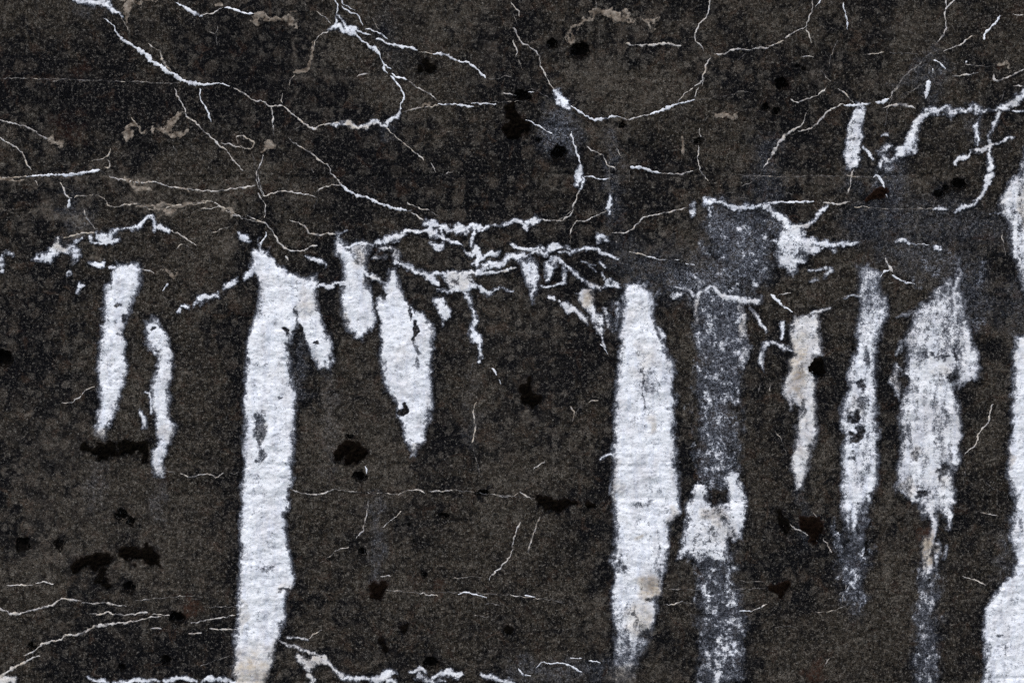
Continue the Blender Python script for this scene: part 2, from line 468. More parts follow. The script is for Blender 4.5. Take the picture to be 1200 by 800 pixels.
stain(TAN, '489,172,4', 0.7, 3)
stain(TAN, '545,12,8 548,25,6', 0.25, 8); stain(TAN, '575,62,12', 0.28, 8); stain(TAN, '520,26,7', 0.28, 7)
stain(TAN, '335,230,8', 0.35, 7)
stain(TAN, '380,455,4 388,480,5 390,505,5', 0.45, 6)
stain(TAN, '385,525,6 370,500,4', 0.3, 8)
stain(TAN, '555,430,4 553,460,4 558,500,3', 0.22, 6)
stain(TAN, '215,442,4', 0.9, 2.5); stain(TAN, '31,482,4', 0.7, 3); stain(TAN, '12,548,4 18,544,4', 0.7, 3); stain(TAN, '42,406,2 40,414,2', 0.7, 2.5)
stain(TAN, '619,489,5', 0.5, 4); stain(TAN, '50,515,5 62,518,5', 0.35, 6); stain(TAN, '118,512,5', 0.55, 5)
stain(TAN, '150,668,12 165,665,10', 0.34, 8); stain(TAN, '232,690,5', 0.4, 5)
stain(TAN, '735,36,9', 0.2, 5); stain(TAN, '640,45,9', 0.25, 7); stain(TAN, '675,100,6', 0.4, 7)
stain(TAN, '490,318,10', 0.2, 8); stain(TAN, '730,790,10 735,810,8', 0.55, 8)
stain(TAN, '183,510,4 200,515,4', 0.3, 6); stain(TAN, '483,532,6', 0.4, 6)
stain(RUST, '215,712,4 225,710,5 238,712,3', 0.9, 4); stain(RUST, '95,84,8', 0.5, 6); stain(RUST, '75,150,14 90,160,10', 0.4, 10)
stain(RUST, '957,785,10 955,800,10', 0.85, 8); stain(RUST, '188,560,8', 0.4, 8); stain(RUST, '515,688,7', 0.6, 5); stain(RUST, '440,690,10', 0.35, 6)
stain(RUST, '384,520,5', 0.5, 6); stain(RUST, '1176,84,5', 0.9, 4); stain(RUST, '484,530,7', 0.5, 6); stain(RUST, '915,690,8', 0.3, 5); stain(RUST, '1080,620,5 1082,635,4', 0.8, 5)

STREAKS = 'white lime streaks running down the wall'
CRUSTS = 'white lime crusts along the cracks'
FILMS = 'thin speckled lime films'
def D(name, label, cat, group, shapes, **opt):
    DEPOSITS.append(dict(name=name, label=label, cat=cat, group=group, shapes=shapes, opt=opt))
DEPOSITS = []

# thin films first, they lie under the thicker lime
D('lime_film', 'blue-grey speckled lime film hanging down between broad streak and cream streak', 'lime film', FILMS,
  [('r', '332,806,880 345,812,872 360,818,872 400,816,876 430,817,868 450,818,866 500,816,865 550,815,862 575,818,864', 0.44),
   ('s', '835,420,5 842,440,5 838,470,6 830,482,6', 0.62), ('s', '828,500,6 836,520,8 842,540,8', 0.6), ('s', '850,430,5 858,452,5 862,470,4', 0.6)],
  film=1, thick=0.8, edge=11, rough=2.6, tint=0.05, worn=0.5)
D('lime_film', 'pale speckled lime film with lumpy white crumbs at bottom below the two-horned crust', 'lime film', FILMS,
  [('r', '645,804,852 670,815,862 700,818,869 750,818,873 800,818,868 840,822,862', 0.40), ('s', '834,668,4', 0.9), ('s', '828,688,3 824,698,2.5', 0.95), ('s', '858,753,7 857,765,5', 0.95),
   ('s', '832,762,6 846,772,7 853,772,5', 0.9), ('s', '840,785,6 839,800,7 842,812,5', 0.85), ('s', '847,700,5', 0.75), ('s', '838,745,4', .7), ('s', '826,758,5', .7), ('s', '850,690,4', .6), ('s', '828,735,4', .65), ('s', '835,715,4', .55), ('s', '862,715,4', .55)],
  film=1, thick=1.4, edge=9, rough=2.2, tint=0.08, worn=0.35)
D('lime_film', 'bluish lime film trailing below the second streak from the right', 'lime film', FILMS,
  [('r', '670,1076,1104 690,1074,1100 720,1070,1098 760,1068,1100 800,1068,1102 830,1072,1096', 0.40), ('s', '1092,700,5 1092,712,4', 0.68), ('s', '1083,733,5 1085,742,4', 0.55), ('s', '1098,780,4', 0.6), ('s', '1088,790,6', 0.5)],
  film=1, thick=0.7, edge=10, rough=2.2, tint=0.15, worn=0.45)
D('lime_film', 'grey-blue lime film fading out below the ragged streak right of cream streak', 'lime film', FILMS,
  [('r', '596,982,1020 625,979,1020 640,978,1020 655,981,1018 670,985,1014 690,988,1012 715,992,1008', 0.44), ('s', '1000,610,9 1004,625,7 1006,635,5', 0.68), ('s', '1008,650,5', .55), ('s', '1003,700,6', 0.55), ('s', '996,695,2 992,680,2 991,670,1.5', .8)],
  film=1, thick=0.8, edge=10, rough=2.2, tint=0.03, worn=0.4)
D('lime_film', 'hazy lime film spread below the short crust in front of the blue-grey area', 'lime film', FILMS,
  [('r', '250,828,900 270,832,905 300,838,900 330,842,898', 0.22), ('s', '866,272,7', 0.45), ('s', '880,300,9 890,310,7', 0.45), ('s', '850,300,8', 0.45), ('s', '825,295,6', .4), ('s', '888,330,7', .45)],
  film=1, thick=0.6, edge=10, tint=0.02)
# the big streaks
D('lime_streak', 'longest white lime streak, running from a crack junction down past the bottom edge', 'lime streak', STREAKS,
  [('r', '296,300,312 303,296,318 310,294,326 320,297,338 330,304,350 340,306,352 360,302,352 380,297,349 400,291,338 420,290,337 440,289,342 460,287,345 480,287,345 500,288,345 520,288,344 540,287,342 560,286,341 580,285,338 600,283,333 620,282,335 640,283,338 660,283,342 680,281,343 690,280,340 700,279,333 715,278,331 730,278,331 745,277,328 760,276,322 780,275,316 800,273,310 840,272,306 880,276,300'),
   ('r', '327,342,371 340,345,370 355,347,369 370,348,373 380,348,379 390,350,383 400,361,384 410,364,388 420,367,387 427,372,384'),
   ('s', '304,285,1.5 305,293,3 306,302,5')],
  holes=[(304,500,8,24,0.58),(306,532,6,10,0.5),(352,388,5,8,0.85),(337,386,4,4,0.8),(347,370,3,14,0.5),(372,399,5,2,0.8),(340,400,3,18,0.35),(313,666,10,3,0.4),(336,692,7,3,0.6),(327,466,4,2,0.6)],
  tints=[(360,355,16,22,0.45),(318,325,12,10,0.2),(296,790,34,48,0.75),(318,762,16,16,0.5),(335,690,9,12,0.4),(305,505,8,16,0.35),(284,720,8,28,0.45),(326,440,16,14,0.2)], thick=8)
D('lime_streak', 'white lime streak with slanted top at far left, ending over two moss clumps', 'lime streak', STREAKS,
  [('r', '310,138,162 314,136,165 328,131,164 338,126,162 350,122,156 360,120,150 370,123,149 380,122,144 390,121,140 400,118,143 415,116,145 430,115,147 445,115,146 460,116,140 475,117,137 490,115,132 500,114,127 508,115,122')],
  holes=[(140,358,4,3,0.6),(143,376,3,3,0.6)], tints=[(140,358,5,4,0.7),(128,425,8,8,0.25),(117,512,12,8,0.6)], thick=6)
D('lime_streak', 'narrow crooked white lime streak with a side hook, left of the longest streak', 'lime streak', STREAKS,
  [('r', '376,171,184 385,170,190 392,175,196 400,175,196 408,177,196 415,185,200 425,184,201 440,182,199 455,180,197 470,178,198 485,180,198 495,184,203 505,187,203 515,187,200 525,183,193 535,181,192 545,180,191 554,183,188'),
   ('s', '170,459,1.3 175,461,1.5 177,470,1.8 177,484,1.8', .95), ('s', '164,480,3 168,487,3.5 168,497,2.5 168,503,2', .9)], tint=0.12,
  holes=[(178,384,3,3,.8)], tints=[(196,505,12,16,0.4),(186,548,8,10,0.4)], thick=5)
D('lime_streak', 'short white lime streak with cream top beside the right arm of the longest streak', 'lime streak', STREAKS,
  [('s', '404,268,1.5 401,272,2 397,278,2.5 397,288,4 399,298,5', .95), ('r', '283,394,402 295,395,411 305,397,414 315,403,428 325,403,428 335,403,430 345,402,433 355,402,437 365,402,439 375,403,440 383,407,437 390,411,430 396,416,424'),
   ('s', '404,288,2 415,287,3 428,287,3 437,288,2'), ('r', '288,408,432 300,408,430 318,406,428', 0.68), ('s', '428,322,3 440,328,4 452,331,2.5', .95)],
  tints=[(418,303,14,18,0.55),(440,328,12,5,0.4),(405,375,6,10,0.4)], thick=6)
D('lime_streak', 'white lime streak tapering to a point, middle left, with a dark notch', 'lime streak', STREAKS,
  [('r', '318,458,463 330,455,464 340,451,468 350,441,474 360,444,482 370,445,495 380,447,503 390,447,506 400,448,507 410,447,507 420,447,505 430,449,504 440,450,503 450,450,505 460,455,505 470,460,505 480,464,503 490,472,502 500,474,500 510,477,497 520,480,492 528,483,487')],
  holes=[(475,477,4.5,6,1.0),(482,362,2,14,0.75),(486,388,2.5,14,0.85),(471,482,5,3,0.9),(450,345,4,6,0.7),(443,372,4,12,.6),(487,415,3,20,.4)], tints=[(450,345,14,8,0.35),(495,395,14,30,0.22),(470,410,10,20,.2),(487,526,8,6,.4)], thick=7)
D('lime_streak', 'broad white lime streak right of the picture centre, widest of the middle ones', 'lime streak', STREAKS,
  [('r', '334,735,756 342,732,763 352,730,766 362,733,764 375,730,765 390,730,770 400,731,775 415,728,782 430,727,787 445,725,788 460,723,792 480,722,792 500,722,790 515,720,790 530,721,791 545,721,792 560,719,793 575,720,793 585,722,796 600,722,798 615,722,784 630,720,782 645,719,781 660,719,779 672,722,775 685,720,773 700,718,768 715,719,768 730,720,767 745,722,760 760,721,752 785,720,744 800,718,742'),
   ('s', '724,358,4 727,368,4 722,380,3', .6), ('s', '772,382,3.5 778,392,4.5 774,398,3', .8), ('s', '703,537,1.2 712,534,1.5 722,530,2'), ('s', '716,560,3 716,575,3', .5), ('s', '748,748,5 752,760,6', .62), ('r', '770,712,744 800,711,744 850,716,738', 0.34)],
  holes=[(768,425,6,6,0.2),(763,448,10,16,0.25),(752,455,2,30,0.4),(726,660,5,12,0.5),(745,725,3,14,0.45),(762,703,6,4,0.5),(757,742,6,6,0.6),(770,650,3,30,0.35),(755,590,14,4,.25),(735,352,4,5,.4)],
  tints=[(758,690,16,26,0.85),(750,725,22,24,0.6),(752,420,16,30,0.35),(762,500,10,18,0.55),(748,365,16,20,0.25),(788,606,8,14,0.5),(743,625,5,5,0.6),(725,555,8,24,.3),(728,800,30,30,.9),(722,575,6,20,.4)], thick=7, worn=0.20, fade=[(690,800,0.6)])
D('lime_streak', 'cream lime streak with forked shoulder, narrow and tapering, right of blue-grey film', 'lime streak', STREAKS,
  [('s', '928,382,2 936,375,2.5 948,370,3 960,365,3 972,361,1.5'), ('r', '372,932,958 380,929,959 390,928,958 400,929,960 412,930,963 420,928,952 435,925,953 447,918,954 460,917,954 470,924,955 478,937,955 490,937,955 500,934,960 510,934,957 520,935,953 530,935,950 540,928,949 550,927,947 560,930,943 569,935,939'),
   ('s', '922,462,3 926,474,3 926,484,1.5', .8), ('s', '934,585,2 941,600,2 941,640,1.5', .22)],
  holes=[(941,475,4,12,.4),(937,433,5,8,.3)], tint=0.38, tints=[(935,430,22,60,0.75),(955,500,8,10,.4)], thick=5, worn=0.22)
D('lime_streak', 'ragged white lime streak with dark gaps between cream streak and wide right streak', 'lime streak', STREAKS,
  [('r', '312,1004,1018 325,1005,1032 340,1007,1034 352,1006,1036 365,1005,1038 380,1004,1036 395,1003,1030', 0.70), ('r', '355,1018,1038 375,1014,1038 400,1008,1027 410,1003,1026 420,1000,1026 433,992,1027 445,994,1027 460,992,1027 475,987,1027 490,984,1028 505,985,1027 512,990,1028 520,988,1027 530,985,1027 540,986,1028 550,989,1027 565,988,1028 575,988,1026 583,987,1018 595,986,1016 620,984,1016 650,984,1014', 0.92),
   ('s', '990,347,1.5 1000,346,2.5 1010,347,3'), ('s', '1018,312,2 1010,325,2.5 1010,340,3', .85), ('s', '1020,608,3 1012,625,3 1008,640,2', .6)],
  holes=[(1003,488,6,10,0.85),(1008,508,6,10,0.85),(1010,450,4,6,0.7),(1008,470,12,10,0.35),(998,537,6,4,0.45),(1000,512,7,4,.8),(1015,420,4,10,.4),(1008,590,10,4,.3)], tints=[(1006,475,14,16,0.3)], thick=6, worn=0.32, top=(330,420,0.16), fade=[(575,645,0.75)])
D('lime_streak', 'wide ragged pale lime streak at right with stepped edge and cream tail', 'lime streak', STREAKS,
  [('s', '1122,300,2 1125,310,3.5 1124,325,5 1122,340,5', .9), ('r', '330,1108,1118 345,1092,1128 355,1086,1132 365,1070,1132 380,1066,1135 395,1062,1140 410,1062,1146 420,1061,1147 430,1062,1147 440,1062,1145 446,1062,1140 452,1062,1126 460,1060,1118 470,1054,1120 480,1056,1122 495,1055,1125 510,1057,1125 525,1055,1123 540,1056,1122 550,1053,1118 560,1052,1116 570,1048,1119 578,1054,1118 586,1076,1118 600,1082,1112', 0.93),
   ('s', '1088,352,4 1091,362,5', .9), ('s', '1052,432,5 1050,445,6 1050,456,6 1051,466,3', .85), ('s', '1056,398,4 1053,410,4 1050,418,2', .75), ('s', '1050,372,2 1062,370,3 1066,368,3', .75), ('s', '1134,435,6 1128,448,4 1125,460,2.5', .75),
   ('s', '1088,590,6 1095,610,7 1093,625,6 1085,640,7 1086,655,7 1087,668,7 1088,676,6', .95), ('s', '1113,590,4 1114,605,5 1110,618,3', .9), ('s', '1099,635,4 1098,650,4 1098,664,3', .7), ('s', '1108,640,3 1106,655,3', .62)],
  holes=[(1062,446,5,7,0.7),(1115,443,8,6,0.7),(1122,440,4,12,0.6),(1100,418,16,3,0.45),(1108,550,6,8,0.6),(1078,578,8,4,0.7),(1075,535,4,10,.4),(1103,555,3,18,.4),(1050,560,6,5,.3),(1121,412,2,14,.5),(1086,400,2,20,.3)],
  tints=[(1086,645,14,34,0.95),(1062,570,18,12,0.5),(1055,445,12,16,0.5),(1100,435,26,12,0.35),(1075,535,8,14,0.45),(1105,560,12,20,.35),(1100,560,30,12,.3)], tint=0.16, thick=5, ripple=0.5, worn=0.38, top=(340,430,0.24))
D('lime_streak', 'large white lime streak cut by the right edge of the picture', 'lime streak', STREAKS,
  [('r', '396,1191,1222 420,1187,1232 440,1187,1238 460,1187,1242 480,1185,1244 500,1187,1246 520,1185,1246 540,1182,1246 555,1179,1246 565,1184,1246 580,1188,1246 600,1189,1246 615,1185,1246 630,1185,1244 640,1189,1244 660,1190,1244 670,1188,1244 680,1173,1246 690,1168,1248 700,1165,1250 712,1154,1250 725,1153,1250 740,1153,1250 760,1155,1250 780,1154,1250 800,1151,1248 850,1158,1240 900,1170,1225')],
  holes=[(1197,616,4,8,0.4),(1172,742,3,3,0.5),(1176,760,20,8,.22)], tints=[(1182,530,6,20,.5),(1205,410,30,20,.25)], thick=7, worn=0.2)

# crusts along the cracks
D('lime_crust', 'bluish white lime crust at the top edge above the long diagonal vein', 'lime crust', CRUSTS, [('s', '90,-6,5 100,0,5 112,5,5 121,3,4 130,9,4 138,14,2.5 143,19,1')], thick=2.5, tint=0.05, holes=[(113,9,6,3,.4)])
D('lime_crust', 'small star-shaped white lime crust where many cracks meet near top left', 'lime crust', CRUSTS, [('s', '384,36,1.5 390,32,4 396,33,4 403,35,4 410,34,4.5 417,37,2'), ('s', '395,16,1 394,24,2.2 392,31,4'), ('s', '397,17,1 402,23,1.4 407,32,3')], thick=2.5)
D('lime_crust', 'pale flat lime crust on the vein right of the small tan spall at upper left', 'lime crust', CRUSTS, [('s', '388,145,1.5 405,145,2.5 420,146,3.5 432,144,4 440,142,3'), ('s', '429,148,3 430,152,2'), ('s', '442,142,1.5 452,143,3 458,139,4 465,136,3.5 469,130,1.5'), ('s', '445,146,2 452,147,2')], thick=2, tints=[(420,146,28,8,.75)], tint=.15, holes=[(447,141,3,3,.6)])
D('lime_crust', 'white lime knot at crack junction left of the round pit pair, upper middle', 'lime crust', CRUSTS, [('s', '650,108,2 654,113,4 657,118,5 663,122,4 669,125,2'), ('s', '657,122,2 663,125,2', .8)], thick=2.5, tint=.02)
D('lime_crust', 'tiny white lime drip on crack below the round pit, upper middle', 'lime crust', CRUSTS, [('s', '679,194,2 679,203,3 678,212,4 676,219,2.5'), ('s', '680,208,2 684,213,2.5 681,222,1.5'), ('s', '674,209,2.5 675,217,3', .8)], thick=2.5, tint=.02)
D('lime_crust', 'tiny white lime drop hanging on a faint vertical crack, upper middle', 'lime crust', CRUSTS, [('s', '714,229,1.3 714,238,2.8 713,244,2.5'), ('s', '715,247,2.2 715,252,1')], thick=2.5, tint=.02)
D('lime_crust', 'white crumbly lime crust at far left below the hazy tan spot', 'lime crust', CRUSTS, [('s', '38,306,2.5 46,302,5 56,301,8 64,294,6'), ('s', '68,280,4 67,288,6 74,292,6 83,294,8 88,300,7 85,306,3', .92), ('s', '90,286,5 98,281,3.5', .75)], tints=[(70,285,16,12,.6)], thick=4, holes=[(66,302,6,5,.6)])
D('lime_crust', 'white arched lime crust on crack above the slanted-top streak', 'lime crust', CRUSTS, [('s', '114,269,2.5 119,274,5.5 124,280,5.5 131,275,3.5 139,270,2.5'), ('s', '113,286,3 122,285,3 131,285,4 138,282,2.5'), ('s', '140,270,2.5 148,268,2.5 157,266,3 163,264,4 166,258,3.5 173,256,3 180,258,3 181,265,3 179,270,2.5'), ('s', '186,265,3.5 191,269,3 198,271,2'), ('s', '107,276,2.5 108,283,2.5', .8)], thick=4, tint=.05)
D('lime_crust', 'small pair of white lime lumps beside the top of the slanted-top streak', 'lime crust', CRUSTS, [('s', '103,308,1 110,311,3.5 117,310,4 121,306,2'), ('s', '128,313,2.5 135,313,1.5')], thick=3, tint=.02)
D('lime_crust', 'lone white lime dot left of the slanted-top streak, larger of two', 'lime crust', CRUSTS, [('s', '90,333,2 92,337,4.5')], thick=3, tint=.02)
D('lime_crust', 'lone white lime dot left of the slanted-top streak, smaller of two', 'lime crust', CRUSTS, [('s', '80,324,1.5 83,321,3')], thick=2.5, tint=.02)
D('lime_crust', 'white lime spot cut by the left picture edge', 'lime crust', CRUSTS, [('s', '-4,310,5 2,312,4 4,303,2'), ('s', '1,320,3.5'), ('s', '8,297,4 14,299,2', .5)], thick=3, tint=.1)
D('lime_crust', 'chain of white lime lumps sloping up to the top of the longest streak', 'lime crust', CRUSTS, [('s', '299,313,4.5 292,322,4 287,325,2'), ('s', '278,329,2.5 270,333,5 264,337,3.5'), ('s', '257,340,1.2 255,345,3 246,349,5 238,352,4 229,354,3'), ('s', '222,356,2 217,358,3.5 213,359,2.5'), ('s', '211,363,1.5 208,367,2')], thick=4, tint=.03)
D('lime_crust', 'tiny white lime lump in the dark gap above the chain of lumps', 'lime crust', CRUSTS, [('s', '282,277,3 287,279,3.5 293,282,1.5')], thick=2.5, tint=.02)
D('lime_crust', 'small white lime bar joining the longest streak and its short neighbour', 'lime crust', CRUSTS, [('s', '370,334,2.5 380,335,3 388,334,3 396,331,3.5 404,334,4', .95)], thick=3.5)
D('lime_crust', 'small diagonal white lime lump above the right arm of the longest streak', 'lime crust', CRUSTS, [('s', '360,302,2 368,304,2.2 376,308,3 382,311,2')], thick=3, tint=.04)
D('lime_crust', 'long net-like white lime crust in the middle with many small drips', 'lime crust', CRUSTS,
  [('s', '440,284,3 446,280,4 455,278,4 465,276,4 480,275,4 495,272,4 508,272,3 518,277,2.5 526,282,2'), ('s', '498,261,3.5 508,263,4.5 518,266,4 530,269,3.5 545,268,4 560,267,4 572,265,3'), ('s', '572,264,1.3 585,263,2 597,260,4 610,260,3 616,265,3.5 617,271,1.5'), ('s', '616,261,3 625,260,3.5 633,257,2.5'),
   ('s', '504,266,4 503,274,3'), ('s', '516,268,2.5 517,275,1.5'), ('s', '554,270,3 553,280,3.5 552,288,2.5'), ('s', '505,283,3.5 512,288,6 519,284,2.5'), ('s', '527,281,2 534,284,3.5 541,289,1.3'), ('s', '541,296,1 550,300,3 557,295,5 564,301,5 559,309,5 555,311,3'), ('s', '569,298,3 577,295,3.5 586,294,1.5'),
   ('s', '445,289,5 455,290,6 463,297,6 466,306,5', .66), ('s', '440,300,4 450,303,4', .62),
   ('s', '462,307,4 472,310,4 483,313,4 495,318,4 507,322,4 520,324,4 535,325,5 548,325,6 558,324,4.5 566,316,4 575,309,5 588,305,5 600,303,4.5 614,300,4 628,300,3 642,298,4 650,292,4'), ('s', '560,322,2.5 570,320,2.5 585,318,1.8 602,315,1.6'), ('s', '508,328,3 513,334,3', .9), ('s', '524,329,4 533,335,5', .8), ('s', '545,332,7 552,337,6'), ('s', '511,343,1.5 525,341,2.5 538,337,4 550,338,5 562,340,4.5 570,341,4 580,339,3 600,342,1.5')],
  holes=[(455,295,5,5,.6),(452,300,8,4,.4)], tints=[(540,330,26,12,.4),(455,295,24,18,.35),(480,275,40,8,.2),(590,318,14,4,.6)], thick=3.5, rough=.9)
D('lime_crust', 'hanging white lime drip with bent thread below the net-like crust', 'lime crust', CRUSTS, [('s', '546,341,4 550,350,3 554,360,2.6 556,370,3 557,379,4 553,387,5.5 557,394,7 561,403,4.5 562,414,3 562,420,1.6'), ('s', '562,424,2.3')], thick=3.5, tint=.05)
D('lime_crust', 'teardrop of white lime right of the pointed streak top', 'lime crust', CRUSTS, [('s', '509,352,2.5 517,357,7 521,363,7 522,371,5 521,379,2')], thick=3.5, tint=.12)
D('lime_crust', 'white lime crust with one fat drip, right end of the net-like crust', 'lime crust', CRUSTS,
  [('s', '600,287,2 612,291,2.5 625,294,2.5 638,294,2'), ('s', '645,293,4 652,289,5.5 660,292,2.5 672,294,3 685,292,4 695,291,3.5'), ('s', '608,306,6 618,311,11 622,318,12 625,327,9 627,338,7 625,348,5 625,353,3'), ('s', '644,311,6 643,320,5 641,325,2', .9), ('s', '660,314,3.5 661,322,4 663,331,2', .78), ('s', '634,335,1.8 650,334,1.8 662,331,2', .95), ('s', '655,298,2 668,298,2', .8),
   ('s', '646,304,2.5 655,308,2.5 665,312,3 675,320,3 682,328,2.5 687,334,2.2 694,338,4 705,336,2.5 712,333,3.5 722,335,3 727,336,1.5'), ('s', '701,282,4 708,281,3 714,281,2'), ('s', '700,291,2 704,297,2 714,300,1.8 725,304,1.6'), ('s', '703,307,1.8 710,313,1.8', .9), ('s', '705,319,1.6 708,327,1.6', .8), ('s', '682,308,1.5 697,310,1.8', .6), ('s', '690,312,1.5 698,318,1.5', .5)],
  holes=[(633,318,3,9,.7),(608,325,6,4,.6)], thick=3.5, tint=.05, tints=[(696,338,12,6,.35)])
D('lime_crust', 'cream lime crust with slanting tail left of the broad middle streak', 'lime crust', CRUSTS,
  [('s', '676,344,3 684,346,6 692,344,4'), ('s', '683,348,7 689,355,7 694,365,5.5 699,375,5 703,384,4 706,393,2.5', .95), ('s', '661,358,4 667,365,4.5 677,368,4 686,375,4.5 690,380,2.5'), ('s', '643,347,2.5 648,350,2.5', .9), ('s', '655,353,2'), ('s', '708,363,3 711,372,4 713,383,4', .62), ('s', '706,396,1.5 709,408,2', .9)],
  tint=.2, tints=[(690,352,14,14,.75),(690,378,14,6,.5)], thick=3)
D('lime_crust', 'short white lime crust with tiny drip atop the blue-grey hazy area', 'lime crust', CRUSTS, [('s', '813,237,2.5 811,245,4.5 812,252,3', .85), ('s', '826,238,4 834,235,4 842,238,3 852,239,2 862,241,3.5 868,243,4 876,240,2 886,241,3 895,240,3.5', .92), ('s', '832,245,3.5 831,253,2.5', .8), ('s', '866,246,2 865,250,1.5', .8)], thick=2.5, tint=.02)
D('lime_crust', 'fan-shaped white lime crust with right tail, beneath the crossing crack at right', 'lime crust', CRUSTS,
  [('s', '893,240,3.5 903,243,3.5 912,250,4 919,260,5 925,268,7'), ('r', '267,917,938 275,909,944 285,905,954 292,910,962 300,912,946 308,915,942 315,919,932 323,925,928', .86), ('s', '903,284,2 912,279,3', .8), ('s', '950,281,5 960,286,4 972,289,4 984,286,5 995,283,5 1004,282,2.5', .9), ('s', '932,267,2 942,266,3 950,262,2.5 957,256,2'), ('s', '959,252,3 964,246,2.5 968,243,1'), ('s', '958,316,3 968,314,3.5 973,319,4 968,324,3.5', .66), ('s', '948,317,2 955,318,2', .6), ('s', '950,330,3 960,328,2', .55), ('s', '975,292,6 978,298,4', .5)],
  holes=[(940,298,6,8,.45)], tints=[(945,266,14,6,.5),(930,270,14,8,.25)], thick=3.5)
D('lime_crust', 'small pale drip of lime at left end of the arched vein, top right', 'lime crust', CRUSTS, [('r', '126,1002,1010 133,998,1010 145,996,1011 158,995,1011 166,992,1009 175,990,1008 186,991,1006 196,993,1004', .88), ('s', '1012,172,1.8 1018,178,2 1022,186,2', .85)], tints=[(1004,150,10,30,.2)], holes=[(1000,163,8,2,.5),(1003,143,8,1.5,.4)], thick=3, edge=4)
D('lime_crust', 'arched cream-white lime vein bending down, top right corner', 'lime crust', CRUSTS,
  [('s', '1215,98,4 1200,111,4.5 1188,120,3.5 1178,127,4.5 1166,130,2.8 1155,130,3 1145,128,4 1132,128,3 1115,131,3.5 1105,130,3.5 1095,128,4 1086,131,4.5 1080,138,5 1075,147,5 1071,156,5 1068,166,6 1066,173,7 1057,179,7 1051,182,5'), ('s', '1032,179,4 1039,171,5 1046,171,3', .8), ('s', '1035,186,6 1045,185,5', .75), ('s', '1030,194,4', .9), ('s', '1040,195,6 1046,192,4', .55), ('s', '1032,158,2 1040,157,2', .6), ('s', '1186,131,1.5 1198,130,1.8', .9)],
  tints=[(1075,150,14,34,.22),(1185,120,20,12,.25)], tint=.12, thick=3.2)
D('lime_crust', 'tiny white lime drip under the arched vein, top right', 'lime crust', CRUSTS, [('s', '1148,136,.9 1145,143,1.5 1143,150,4 1144,158,4 1144,166,2.5 1144,173,1.8', .92)], thick=2.4, tint=.02)
D('lime_crust', 'cross-shaped cream lime crust below the arched vein, with long hooked tail', 'lime crust', CRUSTS,
  [('s', '1118,193,1.8 1124,187,3 1130,184,3.8 1137,179,2'), ('s', '1142,179,2 1150,178,3.5 1157,175,3 1166,173,2 1175,167,2 1182,162,2.2 1190,161,1.2'), ('s', '1170,134,1.5 1167,142,2.2 1162,150,2.4 1159,160,1.6 1160,172,2 1161,182,3 1161,192,4.2 1159,198,2'), ('s', '1160,204,4 1158,212,4 1153,222,2.8 1146,233,2.8 1137,240,3 1129,243,4 1120,246,3.5', .95), ('s', '1110,246,1.2 1100,245,2.5 1095,245,1', .9)],
  tint=.15, tints=[(1150,178,30,8,.3)], thick=2.6)
D('lime_crust', 'crooked cream-white lime vein running down the right picture edge', 'lime crust', CRUSTS,
  [('r', '180,1202,1216 196,1196,1216 210,1187,1215 222,1177,1213 235,1172,1212 248,1174,1211 262,1181,1209 285,1184,1208 300,1186,1210 315,1192,1212 330,1198,1212 345,1203,1212', .85), ('s', '1193,212,4 1186,224,5 1181,236,5 1182,250,5 1186,264,4 1188,284,3.5 1190,298,3.5 1196,312,3.5'), ('s', '1163,251,1.5 1173,249,2.5 1180,248,3', .8)], tint=.15, tints=[(1178,235,10,16,.3),(1202,245,12,40,.6)], thick=4, worn=.3)
D('lime_crust', 'small pale lime bit on a thin crack above the wide ragged streak', 'lime crust', CRUSTS, [('s', '1050,285,1.8 1058,283,2.5 1066,285,2.5 1073,287,1.3', .85)], thick=2.2, tint=.12)
D('lime_crust', 'round white lime bit at right end of the thin crack above the wide ragged streak', 'lime crust', CRUSTS, [('s', '1097,288,3.5 1101,291,4', .95)], thick=2.2, tint=.05)
D('lime_crust', 'branching cream lime crust with two drips over the blue-grey film', 'lime crust', CRUSTS,
  [('s', '792,337,2 802,338,4 808,340,3', .8), ('s', '803,341,2.5 814,343,4 822,338,4 836,335,4.5 842,342,4.5 850,347,5.5 860,351,6 872,353,6 884,353,5 892,351,2.5', .92), ('s', '819,334,3 822,331,2', .7), ('s', '818,346,5 817,358,3.5 816,370,3.5 817,384,2', .72), ('s', '870,358,5 868,370,6 871,384,6 873,398,6', .58), ('s', '873,405,6 872,418,7 869,430,5', .52), ('s', '880,362,2 888,374,2.2 895,384,2.2 898,390,1.5', .8), ('s', '791,348,5 796,346,4', .7), ('s', '774,342,2 768,348,3', .45)],
  tint=.15, tints=[(817,365,10,30,.5),(873,380,16,30,.45)], thick=2.8)
D('lime_crust', 'crumbly white lime clump between blue-grey film and cream streak', 'lime crust', CRUSTS, [('s', '893,421,4.5 893,413,4 898,406,5 904,402,3', .8), ('s', '893,425,4 894,433,2', .8), ('s', '903,403,2.5 914,403,3.5 922,407,3 928,410,2', .8)], thick=3, tint=.15)
D('lime_crust', 'tiny white lime drip left of the cream streak top', 'lime crust', CRUSTS, [('s', '917,378,3 918,387,3.5 915,395,2')], thick=3, tint=.05)
D('lime_crust', 'two-horned white lime crust in the lower part of the blue-grey film', 'lime crust', CRUSTS,
  [('r', '556,848,858 566,852,866 576,854,872 590,855,873 605,858,873 618,858,870 630,860,866'), ('r', '566,818,826 575,813,830 590,807,831 605,806,831 615,803,825 630,800,818 648,798,808'), ('r', '594,818,866 604,818,866 615,818,860 630,815,855 655,806,850', .78), ('s', '828,592,5 840,596,5 852,592,4', .85)],
  holes=[(838,584,12,8,.5),(848,610,6,4,.5)], tints=[(836,605,24,20,.6),(845,625,20,20,.3)], thick=4.5, tint=.12)
